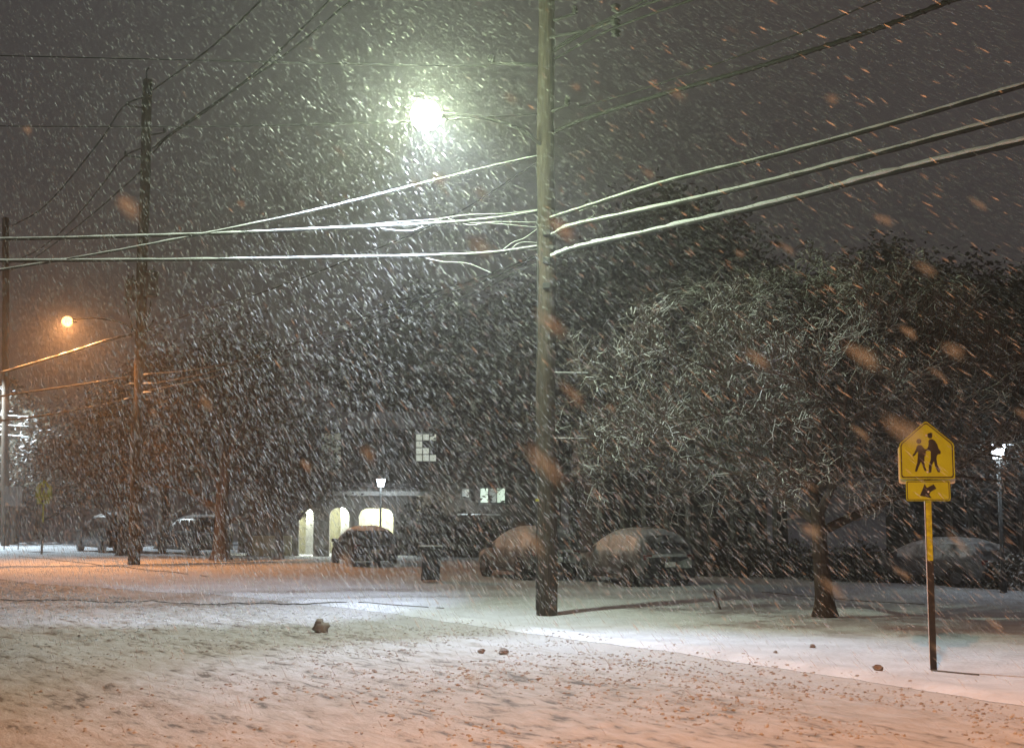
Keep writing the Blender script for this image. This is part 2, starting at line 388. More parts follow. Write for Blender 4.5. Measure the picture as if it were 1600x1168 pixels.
def grow(seed, H, R, th, counts=(7, 6, 6, 5), rad=.16, droop=.0, tips=None, squash=1.0, twig_r=.011, lean=(0, 0), upness=.35, curl=1.0, vert=1.0):
    """a bare tree: trunk to height th, crown radius R, total height H. Returns trunk, limb and twig polylines"""
    r = random.Random(seed); trunk = []; limbs = []; twigs = []; ends = []
    n = 9; tp = []; tr = []
    top = H * .62
    for i in range(n):
        t = i / (n - 1); tp.append((lean[0] * t + r.uniform(-.06, .06) * t, lean[1] * t + r.uniform(-.06, .06) * t, top * t))
        tr.append(rad * (1.45 if i == 0 else 1.0 - .55 * t))
    tp.insert(1, (tp[0][0], tp[0][1], .22)); tr.insert(1, rad * 1.12)
    trunk.append((tp, tr))
    c = Vector((lean[0], lean[1], th + (H - th) * .45))
    def inside(p):
        q = p - c; a = math.atan2(q.y, q.x); L = 1 + .20 * math.sin(3 * a + seed) * math.cos(q.z * .9 + seed) + .16 * math.sin(5 * a + 2.1 * seed + q.z * 1.3)
        return ((q.x / R) ** 2 + (q.y / R) ** 2 + (q.z / ((H - th) * .60)) ** 2) / (L * L)
    def br(p, d, ln, rr, lv):
        k = 5 if lv < 2 else 4; pts = [tuple(p)]; rads = [rr]; q = Vector(p); dd = Vector(d)
        for i in range(k):
            j = (.22 + .10 * lv) * curl
            dd = (dd + Vector((r.uniform(-j, j), r.uniform(-j, j), r.uniform(-j, j) * .8 + (upness * .25 if lv < 3 else upness * .5) - droop * i * .1))).normalized()
            if inside(q + dd * ln / k) > 1.0 + (.35 if lv < 3 else 1.2) * r.random():
                dd = (dd + (c - q).normalized() * .4).normalized()
            q = q + dd * ln / k; pts.append(tuple(q)); rads.append(max(twig_r * .55, rr * (1 - .72 * (i + 1) / k)))
        (limbs if lv < 2 else twigs).append((pts, rads))
        if lv >= len(counts) - 1:
            ends.append(q); return
        m = counts[lv + 1]
        for i in range(m):
            t = .22 + .78 * (i + r.random()) / m; idx = min(k - 1, int(t * k)); f = t * k - idx
            a = Vector(pts[idx]); b = Vector(pts[idx + 1]); s = a.lerp(b, min(1, f)); ax = (b - a).normalized()
            side = ax.orthogonal().normalized(); side.rotate(Matrix.Rotation(r.uniform(0, 6.283), 3, ax)); side.z += .15
            nd = (ax * r.uniform(.45, .9) + side * r.uniform(.6, 1.0)).normalized()
            nl = ln * r.uniform(.42, .66) * (1.15 - .35 * t)
            br(s, nd, nl, max(twig_r, rr * (1 - .6 * t) * .55), lv + 1)
    m = counts[0]
    for i in range(m):
        f = i / (m - 1); z = th + (top - th) * f; a = i * 2.4 + r.uniform(-.4, .4)
        el = .35 + .9 * f
        d = Vector((math.cos(a) * math.cos(el), math.sin(a) * math.cos(el), math.sin(el)))
        p = Vector((lean[0] * z / top, lean[1] * z / top, z))
        br(p, d, R * r.uniform(.75, 1.0) * (1 - .15 * f) * (1 + .25 * math.sin(el)) * (1 - (1 - vert) * math.sin(el) ** 1.5), rad * (.55 - .15 * f), 0)
    return trunk, limbs, twigs, ends

def leaves_mesh(ends, per, spread, size, seed, zfl=.7):
    q = np.random.RandomState(seed); E = np.array([tuple(e) for e in ends]); n = len(E) * per
    C = np.repeat(E, per, 0) + q.normal(0, 1, (n, 3)) * spread * np.array([1, 1, zfl])
    u = q.normal(0, 1, (n, 3)); u[:, 2] *= .5; u /= np.linalg.norm(u, axis=1)[:, None]
    v = np.cross(u, q.normal(0, 1, (n, 3))); v /= np.linalg.norm(v, axis=1)[:, None]
    s = (size * q.uniform(.5, 1.3, n))[:, None]
    V = np.stack([C - u * s, C + v * s * .45, C + u * s, C - v * s * .45], 1).reshape(-1, 3)
    return V, np.arange(n * 4).reshape(-1, 4)

def tree(name, loc, seed, H, R, th, label, group=None, kind='bare', twigm='twig', rz=0, **k):
    leafk = k.pop('leaf', None)
    t = empty(name, loc, rz, label=label, cat='tree', group=group)
    tr, li, tw, ends = grow(seed, H, R, th, **k)
    V, Fc = tube_rows(tr + li[:0], 12); np_mesh('trunk', V, Fc, M['bark'], t, True)
    V, Fc = tube_rows(li, 6); np_mesh('limbs', V, Fc, M['bark'], t, True)
    if kind == 'bare':
        V, Fc = tube_rows(tw, 3); np_mesh('crown', V, Fc, M[twigm], t)
    else:
        V, Fc = tube_rows(tw, 3); np_mesh('twigs', V, Fc, M['twig_dark'], t)
        per, spread, size, lm = leafk
        V, Fc = leaves_mesh(ends, per, spread, size, seed); np_mesh('crown', V, Fc, M[lm], t)
    return t

big = tree('bare_tree', gp(1289, 962), 11, 5.9, 6.2, 1.7, 'broad bare tree with snow covered twigs, its trunk left of the large school sign', 'trees along the verge',
           counts=(13, 8, 8, 9, 4), rad=.20, twig_r=.0125, lean=(-.15, 0), upness=.16, curl=.6, vert=.42)

TREES = 'dark trees behind the parked cars'
lf = (5, .28, .13, 'leaf')
A = tree('leafy_tree', gp(345, 874), 21, 7.6, 4.4, 1.5, 'dense dark tree whose thick trunk stands right of the second utility pole', TREES, 'leafy', counts=(9, 6, 6, 4), rad=.36, leaf=(19, .38, .095, 'leaf'))
B = tree('leafy_tree', at(868, 868, 62), 22, 9.3, 4.8, 2.9, 'dark tree right of the lit arcade, just left of the nearest utility pole', TREES, 'leafy', counts=(9, 7, 6, 5), rad=.32, leaf=(18, .44, .115, 'leaf'))
B.location.z = -.1
def tcopy(src, px, Y, sc, rz, label, grp=TREES, sz=None):
    c = copy_tree(src); p = at(px, 860, Y); c.location = (p.x, Y, -.12); c.rotation_euler.z = rz; c.scale = (sc, sc, sz or sc)
    c['label'] = label; c['group'] = grp; return c
tcopy(B, 1050, 52, 1.20, 1.0, 'tallest dark tree right of the nearest utility pole, its ragged top above the snowy cables', sz=1.22)
tcopy(A, 192, 66, .82, 2.0, 'dark tree lit orange by the sodium lamp, left of the second utility pole')
tcopy(B, 1420, 48, .98, 2.6, 'dark tree at the back behind the school sign, reaching above the bare tree')
tcopy(B, 1610, 44, .84, 4.0, 'dark tree cut off by the right edge behind the glowing post lamp')
tcopy(A, 436, 61, .60, 4.4, 'low dark tree just left of the lit arches of the arcade')
tcopy(B, 900, 70, 1.25, 5.2, 'dark tree directly behind the nearest utility pole and the parked cars')
tcopy(B, 665, 82, 1.3, 3.1, 'dark tree rising behind the roof of the two storey block')
tcopy(A, 255, 76, 1.12, 5.5, 'far dark tree rising between the second utility pole and the thick trunk')
tcopy(A, 60, 98, .95, .5, 'far dark tree at the left edge above the distant school sign')
tcopy(B, 1220, 60, 1.1, .4, 'dark tree seen through the bare crown, right of the snow covered car')
s7 = tree('snow_laden_tree', at(22, 850, LP.y + 4), 31, 9.0, 3.2, 2.0, 'white snow laden tree at the left edge beside the farthest pole', 'trees along the verge', 'leafy', counts=(8, 6, 5, 3), rad=.2, leaf=(7, .3, .2, 'leaf_snow'))

# hedges and shrubs
def shrub(name, loc, rx, ry, h, seed, label, group, mat='leaf', n=2600, size=.06):
    q = np.random.RandomState(seed); t = empty(name, loc, label=label, cat='shrub', group=group)
    a = q.uniform(0, 6.283, n); f = np.arccos(q.uniform(0, 1, n)); rr = q.uniform(.55, 1.0, n) ** .5 * (1 + .22 * np.sin(a * 3 + seed) + .15 * np.sin(a * 7 + f * 5))
    C = np.stack([rx * rr * np.sin(f) * np.cos(a), ry * rr * np.sin(f) * np.sin(a), h * rr * np.cos(f) * .95], 1)
    u = q.normal(0, 1, (n, 3)); u /= np.linalg.norm(u, axis=1)[:, None]; v = np.cross(u, q.normal(0, 1, (n, 3))); v /= np.linalg.norm(v, axis=1)[:, None]
    s = (size * q.uniform(.6, 1.5, n))[:, None]
    V = np.stack([C - u * s, C + v * s * .6, C + u * s, C - v * s * .6], 1).reshape(-1, 3)
    np_mesh('foliage', V, np.arange(n * 4).reshape(-1, 4), M[mat], t)
    st = MB(); r = random.Random(seed)
    for i in range(9):
        aa = r.uniform(0, 6.28); st.tube([(0, 0, 0), (rx * .3 * math.cos(aa), ry * .3 * math.sin(aa), h * .4), (rx * .6 * math.cos(aa), ry * .6 * math.sin(aa), h * .8)], [.025, .018, .008], 4)
    st.build('stems', M['bark'], t)
    return t
HG = 'dark shrubs along the back of the snowy lawn'
for i, (px, py, rx, h, mt, lb) in enumerate((
        (1150, 899, 1.3, 1.15, 'leaf', 'dark shrub just right of the large snow covered car'),
        (1225, 902, 1.4, 1.25, 'leaf', 'dark shrub behind the left side of the bare tree trunk'),
        (1345, 907, 1.4, 1.1, 'leaf', 'low dark shrub between the bare tree trunk and the school sign post'),
        (1425, 910, 1.2, 1.0, 'leaf', 'low dark shrub directly behind the school sign post'),
        (1592, 918, 1.0, .95, 'leaf_snow', 'snow covered shrub cut off by the right edge beside the post lamp'))):
    p = gp(px, py); shrub('shrub', (p.x, p.y + .6, -.1), rx, .9, h, 40 + i, lb, HG, mt)
p = gp(735, 868); shrub('evergreen_shrub', (p.x, p.y, -.1), 1.9, 1.2, 1.75, 60, 'big dark evergreen shrub under the triple lit window left of the nearest utility pole', HG, 'leaf', 5200, .09)
p = gp(668, 866); shrub('evergreen_shrub', (p.x, p.y, -.1), 1.3, 1.0, 2.4, 61, 'dark evergreen shrub behind the wheelie bin at the right end of the arcade', HG, 'leaf', 4200, .09)
p = gp(560, 868); 

# ------------------------------------------------------------------ poles and their fittings
def pole(foot, top, r0, r1, label, flip=1):
    t = empty('utility_pole', foot, label=label, cat='pole', group='wooden utility poles along the road')
    v = Vector(top) - Vector(foot); n = 14; pts = [v * (i / n) + Vector((.02 * math.sin(i * 1.3) * (0 < i < n), 0, 0)) for i in range(n + 1)]
    pts[0].z -= .3
    MB().tube(pts, [r0 + (r1 - r0) * i / n for i in range(n + 1)], 22).build('shaft', M['wood'], t, True)
    return t, v
def standoff(t, z, dx, dy, v, r=.0, drop=.12, label=None):
    """horizontal insulator bracket"""
    base = v * (z / v.z); a = base; b = base + Vector((dx, dy, .10)); mb = MB()
    mb.tube([a, a.lerp(b, .5), b], [.045, .035, .03], 8)
    o = mb.build('bracket', M['hardware'], t, True)
    ins = MB().lathe([(.03, 0), (.07, .03), (.035, .06), (.075, .09), (.035, .12), (.06, .15), (.02, .19)], b, 12).build('insulator', M['hardware'], o, True)
    return Vector(t.location) + b + Vector((0, 0, .17))
Hm = 16.5
mtop = at(853, 0, MP.y); mt = Vector((MP.x, MP.y, 0)); mt_top = mt + (mtop - mt) * (Hm / mtop.z)
P1, v1 = pole(mt, mt_top, .225, .165, 'nearest and thickest wooden utility pole, left side plastered with snow, standing at the verge edge')
ftop = at(231, 125, FP.y); P2, v2 = pole(FP, ftop, .24, .19, 'second utility pole with orange lamp lit lower half, left of the thick tree trunk')
ltop = at(9, 340, LP.y); P3, v3 = pole(LP, ltop, .22, .18, 'farthest utility pole at the left edge of the photo')
# main pole fittings
def hz(py, foot, px=850):
    return at(px, py, foot.y).z
standoff(P1, hz(36, MP), .62, -.3, v1)
for i, (px, py) in enumerate(((962, 12), (962, 35), (962, 52))):
    MB().lathe([(.03, -.09), (.10, -.05), (.05, -.01), (.11, .03), (.04, .08)], at(px, py, MP.y - 2.2) - Vector(mt), 10).build('insulator', M['hardware'], P1, True)
a = v1 * (hz(60, MP) / v1.z); MB().tube([a, at(930, 45, MP.y - 1.5) - mt, at(962, 33, MP.y - 2.2) - mt], .03, 6).build('bracket_arm', M['hardware'], P1)
standoff(P1, hz(178, MP), .45, -.35, v1)
standoff(P1, hz(103, MP), -1.2, .1, v1)
for py in (584, 686):
    a = v1 * (hz(py, MP) / v1.z); mb = MB().tube([a, a + Vector((.92, -.1, .0))], .016, 6)
    o = mb.build('standoff_rod', M['hardware'], P1); MB().tube([a + Vector((.15, -.1, .028)), a + Vector((.90, -.1, .02))], .009, 6).build('snow_cap', M['snow'], o)
mb = MB()
for k in range(60):
    z0 = .2 + k * .14; a = v1 * (z0 / v1.z)
mb.tube([v1 * (z / v1.z) + Vector((-.212 + .004 * z, -.06, 0)) for z in np.linspace(.05, 9.2, 30)], .022, 6)
mb.build('ground_wire_conduit', M['hardware'], P1)
for z in (8.05, 7.45, 6.9):
    a = v1 * (z / v1.z); MB().box(a + Vector((0, -.21, 0)), (.16, .10, .12)).build('cable_clamp', M['hardware'], P1, bevel=.01)
MB().box(v1 * (2.35 / v1.z) + Vector((-.19, -.13, 0)), (.09, .02, .05)).build('pole_tag', simple('tag_yellow', (.5, .45, .05), .5), P1)
# second pole
standoff(P2, hz(170, FP, 220), -.75, -.1, v2); standoff(P2, hz(212, FP, 230), .75, -.1, v2); standoff(P2, hz(248, FP, 220), -.78, -.1, v2)
MB().tube([v2 + Vector((-.05, 0, -.1)), v2 + Vector((-.06, 0, .38)), v2 + Vector((.03, 0, .5))], [.03, .025, .05], 6).build('top_pin', M['hardware'], P2)
def transformer(P, v, z, dx, dy, sc=1):
    c = v * (z / v.z) + Vector((dx, dy, 0))
    o = MB().lathe([(.16 * sc, -.42 * sc), (.22 * sc, -.38 * sc), (.22 * sc, .34 * sc), (.24 * sc, .36 * sc), (.12 * sc, .46 * sc)], c, 16).build('transformer', M['hardware'], P, True)
    MB().lathe([(.03, 0), (.05, .05), (.03, .1), (.05, .15), (.02, .22)], c + Vector((.08, 0, .4 * sc)), 8).build('bushing', M['hardware'], o)
transformer(P2, v2, hz(445, FP, 225), .42, -.18, 1.2); transformer(P2, v2, hz(455, FP, 225), -.36, -.3, 1.0)
mb = MB()
for i, (x, y, x2, y2) in enumerate(((196, 470, 207, 520), (240, 500, 222, 528), (236, 470, 222, 500), (200, 430, 210, 470))):
    a = at(x, y, FP.y - .3) - FP; b = at(x2, y2, FP.y - .3) - FP; m_ = (a + b) / 2 + Vector((-.1 if i % 2 else .1, 0, -.2)); mb.tube([a, m_, b], .035, 6)
mb.build('drop_wires', M['cable_bare'], P2)
for py, s in ((600, -1), (622, -1), (586, 1), (600, 1), (614, 1)):
    a = v2 * (hz(py, FP, 212) / v2.z); MB().tube([a, a + Vector((s * .3, -.15, .0)), a + Vector((s * .55, -.2, -.1 if s < 0 else .02))], [.05, .08, .04], 6).build('cable_clamp', M['cable'], P2)
# third pole arms lit by the lamp hidden to the left
for py, dz in ((648, 0), (663, 0), (678, .05)):
    a = v3 * (hz(py, LP, 8) / v3.z); MB().tube([a + Vector((-.5, 0, 0)), a + Vector((1.4, -.3, -.12 - dz))], [.05, .035], 6).build('cross_arm', M['cable'], P3)

# street lamps
def street_lamp(base_pt, head, label, lens_mat, sc=1.0, tilt=0):
    t = empty('street_lamp', base_pt, label=label, cat='street lamp', group='street lamps on the utility poles')
    h = Vector(head) - Vector(base_pt); d = Vector((h.x, h.y, 0)); L = d.length; dn = d.normalized()
    pts = [Vector((0, 0, 0)), dn * L * .25 + Vector((0, 0, .35 * abs(h.z) + .3)), dn * L * .6 + Vector((0, 0, h.z * .8 + .28)), dn * (L - .25 * sc) + Vector((0, 0, h.z + .10))]
    fine = []
    for i in range(25):
        q = i / 24 * 3; k = min(2, int(q)); f = q - k; fine.append(pts[k].lerp(pts[k + 1], f))
    for _ in range(3): fine = [fine[0]] + [(fine[i - 1] + fine[i] * 2 + fine[i + 1]) / 4 for i in range(1, 24)] + [fine[-1]]
    MB().tube(fine, .035, 8).build('arm', M['hardware'], t, True)
    mb = MB(); n = 12; rows = []
    for x, w, hh in ((-.42, .05, .05), (-.36, .07, .08), (-.28, .10, .10), (-.22, .10, .10), (-.18, .06, .05)):
        row = []
        for k in range(n):
            a = 2 * math.pi * k / n; side = Vector((-dn.y, dn.x, 0))
            row.append(h + dn * x * sc + side * math.cos(a) * w * sc + Vector((0, 0, (math.sin(a) * hh if math.sin(a) > 0 else math.sin(a) * .02) * sc)))
        rows += row
    mb.add(rows, [(i * n + k, i * n + (k + 1) % n, (i + 1) * n + (k + 1) % n, (i + 1) * n + k) for i in range(4) for k in range(n)] + [tuple(range(n)), tuple(range(4 * n, 5 * n))])
    hd = mb.build('lamp_head', M['hardware'], t, True)
    MB().lathe([(.24 * sc * math.sin(a), .24 * sc * math.cos(a)) for a in np.linspace(.25, 3.0, 14)], h, 20).build('lens', lens_mat, hd, True)
    return t
M['lens_white'] = globe('lens_white', (.80, 1.0, .70), 60)
M['lens_sodium'] = globe('lens_sodium', (1.0, .50, .16), 2.6)
M['lens_cool'] = emissive('lens_cool', (.85, .95, 1.0), 20)
street_lamp(v1 * (hz(232, MP) / v1.z) + mt, L1, 'blazing greenish white street lamp on the arm of the nearest pole, glare full of snowflakes', M['lens_white'], 1.25)
street_lamp(v2 * (hz(522, FP, 215) / v2.z) + FP, L2, 'glowing orange sodium street lamp on the second pole', M['lens_sodium'], .85)

# ------------------------------------------------------------------ overhead cables
CG = 'overhead cables strung from the utility poles'
nextP = mt - ROADU * 30.4
leftP = Vector((-18.0, 26.0, 0)); leftF = Vector((-40, 44, 0))
def spline(pts, n):
    P = [pts[0] * 2 - pts[1]] + pts + [pts[-1] * 2 - pts[-2]]; o = []
    for i in range(1, len(P) - 2):
        for j in range(n):
            t = j / n; a, b, c, d = P[i - 1], P[i], P[i + 1], P[i + 2]
            o.append(.5 * ((2 * b) + (c - a) * t + (2 * a - 5 * b + 4 * c - d) * t * t + (3 * b - a - 3 * c + d) * t ** 3))
    o.append(P[-2]); return o
def cable(pix, a, b, r, label, mat='cable', snowr=0, off=0, name='overhead_cable', twist=0):
    if a is FP: r *= 1.7
    o2 = ROADN * off; pts = [onplane(x, y, a + o2, b + o2) for x, y in pix]; fine = spline(pts, 14); c0 = fine[0]
    rr = random.Random(len(label)); rad = [r * (1 + .18 * math.sin(i * 1.7) * rr.uniform(.3, 1)) for i in range(len(fine))]
    top = empty(name, c0, label=label, cat='cable', group=CG)
    MB().tube([p - c0 for p in fine], rad, 7).build('core', M['cable_bare'], top, True)
    if snowr:
        fn = spline(pts, 40)
        prof = [snowr * (1 + .45 * float(fbm(np.array([i * .21 + snowr * 99]), np.array([len(label) * 1.1]), 3)[0])) for i in range(len(fn))]
        MB().tube([p - c0 + Vector((0, 0, r * .35 + q * .75)) for p, q in zip(fn, prof)], prof, 7).build('snow_layer', M['snow'], top, True)
    if twist:
        fn = spline(pts, 60); mb = MB()
        mb.tube([p - c0 + Vector((0, math.cos(i * .8) * twist, math.sin(i * .8) * twist)) for i, p in enumerate(fn)], r * .5, 5); mb.build('lashing_wire', M['cable_bare'], top)
    return top
# from the nearest pole towards the right foreground
X = lambda x, y: (x, y)
cable([(858, 342), (905, 327), (1040, 285), (1200, 246), (1400, 192), (1600, 134), (1760, 88)], mt, nextP, .032, 'upper of the three thick snowy cables running to the right edge', snowr=.026)
cable([(862, 368), (900, 352), (1040, 322), (1200, 285), (1400, 233), (1600, 180), (1760, 138)], mt, nextP, .036, 'middle of the three thick snowy cables running to the right edge', snowr=.034)
cable([(862, 402), (900, 388), (1000, 366), (1200, 321), (1400, 269), (1600, 222), (1760, 186)], mt, nextP, .040, 'lowest and thickest of the three snowy cables running to the right edge', snowr=.042)
cable([(868, 205), (920, 184), (1040, 146), (1180, 106), (1340, 56), (1490, 0), (1600, -40)], mt, nextP, .040, 'dark twisted cable running from the nearest pole to the top right', twist=.035)
cable([(905, 168), (1000, 141), (1120, 100), (1250, 52), (1375, 0), (1500, -50)], mt, nextP, .014, 'thin dark wire above the twisted cable at top right')
cable([(868, 92), (935, 55), (1010, 25), (1080, 0), (1200, -45)], mt, nextP, .027, 'lowest of the dark wires crossing the insulators beside the pole top')
cable([(866, 80), (930, 42), (990, 15), (1030, 0), (1200, -60)], mt, nextP, .027, 'middle dark wire crossing the insulators beside the pole top')
cable([(866, 76), (900, 55), (960, 25), (1010, 0), (1100, -45)], mt, nextP, .024, 'uppermost dark wire crossing the insulators beside the pole top')
# across the road to the left
cable([(845, 330), (760, 343), (655, 351), (500, 358), (350, 365), (150, 371), (0, 374), (-120, 376)], mt, leftP, .030, 'upper snow lined cable crossing the road level across the left half', snowr=.020)
cable([(845, 385), (760, 396), (655, 400), (500, 403), (300, 406), (0, 408), (-120, 409)], mt, leftP, .030, 'lower snow lined cable crossing the road level across the left half', snowr=.020)
cable([(845, 243), (760, 262), (640, 292), (500, 327), (360, 357), (180, 392), (0, 422), (-120, 440)], mt, leftP, .022, 'snowy service cable slanting down to the left edge below the bright lamp', snowr=.016)
cable([(760, 104), (540, 100), (250, 93), (0, 87), (-120, 84)], mt, leftP, .011, 'thin dark wire high across the top left of the sky')
cable([(845, 178), (640, 190), (400, 197), (200, 198), (0, 197), (-120, 196)], mt, leftP, .010, 'thin dark wire level with the bright lamp across the sky')
# bundle of slack loops near the bright cables
def loops(pts_list, label, r=.009, sn=.007):
    top = None
    for pix in pts_list:
        pts = [onplane(x, y, mt, leftP) for x, y in pix]; fn = spline(pts, 12)
        if top is None: c0 = fn[0]; top = empty('cable_loop', c0, label=label, cat='cable', group='slack loops of cable')
        o = MB().tube([p - c0 for p in fn], r, 5).build('wire', M['cable_bare'], top, True)
        MB().tube([p - c0 + Vector((0, 0, r * .4 + sn * .8)) for p in fn], sn, 5).build('snow_layer', M['snow'], o, True)
loops([[(580, 353), (600, 358), (640, 361), (665, 352)], [(590, 352), (620, 355), (650, 353), (670, 348)], [(575, 352), (600, 349), (640, 346), (680, 343), (730, 336), (790, 334), (840, 328)],
       [(680, 345), (720, 348), (760, 349), (800, 352), (840, 356)], [(700, 342), (735, 352), (770, 347), (840, 348)]], 'tangle of slack snowy wire under the upper level cable left of the pole')
loops([[(655, 401), (690, 409), (730, 412), (768, 427)], [(660, 399), (700, 402), (740, 398), (790, 392), (840, 390)], [(780, 396), (800, 380), (820, 372), (842, 356)], [(790, 398), (812, 380), (842, 380)]], 'slack snowy wires under the lower level cable left of the pole')
def rloops():
    top = None
    for pix in [[(905, 330), (932, 322), (926, 338), (905, 346), (880, 352)], [(875, 402), (900, 384), (935, 382)]]:
        pts = [onplane(x, y, mt, nextP) for x, y in pix]; fn = spline(pts, 12)
        if top is None: c0 = fn[0]; top = empty('cable_loop', c0, label='small looped snowy wire ends where the right hand cables meet the pole', cat='cable', group='slack loops of cable')
        MB().tube([p - c0 for p in fn], .009, 5).build('wire', M['cable'], top, True)
rloops()
# nearest pole to second pole, and on
cable([(845, 408), (760, 448), (700, 474), (560, 520), (450, 556), (380, 578), (300, 596), (232, 610)], mt, FP, .024, 'lowest slack cable sagging from the nearest pole to the second pole')
cable([(845, 395), (760, 430), (640, 470), (560, 498), (470, 532), (380, 562), (300, 578), (232, 584)], mt, FP, .024, 'upper slack cable sagging between nearest and second poles')
cable([(845, 398), (760, 438), (640, 478), (560, 508), (470, 540), (380, 568), (300, 588), (232, 600)], mt, FP, .022, 'middle slack cable sagging between nearest and second poles')
cable([(845, 250), (700, 340), (540, 408), (400, 460), (300, 490), (235, 514)], mt, FP, .018, 'thin dark wire falling from below the bright lamp towards the transformers')
cable([(240, 140), (330, 74), (410, -2), (480, -80), (560, -170)], FP, mt, .022, 'dark power line rising to the top edge from the second pole top')
cable([(238, 232), (268, 208), (345, 155), (450, 82), (548, 0), (640, -85)], FP, mt, .022, 'right hand power line of the pair rising from the second pole to the top')
cable([(238, 240), (262, 215), (330, 168), (420, 95), (515, 0), (590, -85)], FP, mt, .022, 'left hand power line of the pair rising from the second pole to the top')
cable([(236, 148), (194, 166), (160, 215), (100, 290), (60, 330), (20, 352)], FP, LP, .024, 'uppermost wire sagging left from the second pole to the farthest pole')
cable([(225, 230), (192, 247), (155, 295), (110, 348), (60, 390), (12, 412)], FP, LP, .022, 'middle wire sagging left from the second pole to the farthest pole')
cable([(220, 268), (190, 295), (150, 330), (100, 370), (50, 405), (12, 425)], FP, LP, .020, 'lower wire sagging left from the second pole to the farthest pole')
cable([(207, 522), (170, 531), (100, 553), (0, 583), (-80, 606)], FP, leftF, .030, 'thick orange lit cable slanting down to the left edge under the sodium lamp', snowr=.022)
cable([(207, 588), (130, 600), (60, 610), (0, 619), (-80, 630)], FP, leftF, .024, 'thin orange lit cable running left below the thick one', snowr=.012)
cable([(207, 622), (140, 636), (60, 650), (0, 657), (-80, 664)], FP, leftF, .022, 'lowest orange lit cable at the left edge near the farthest pole', snowr=.012)

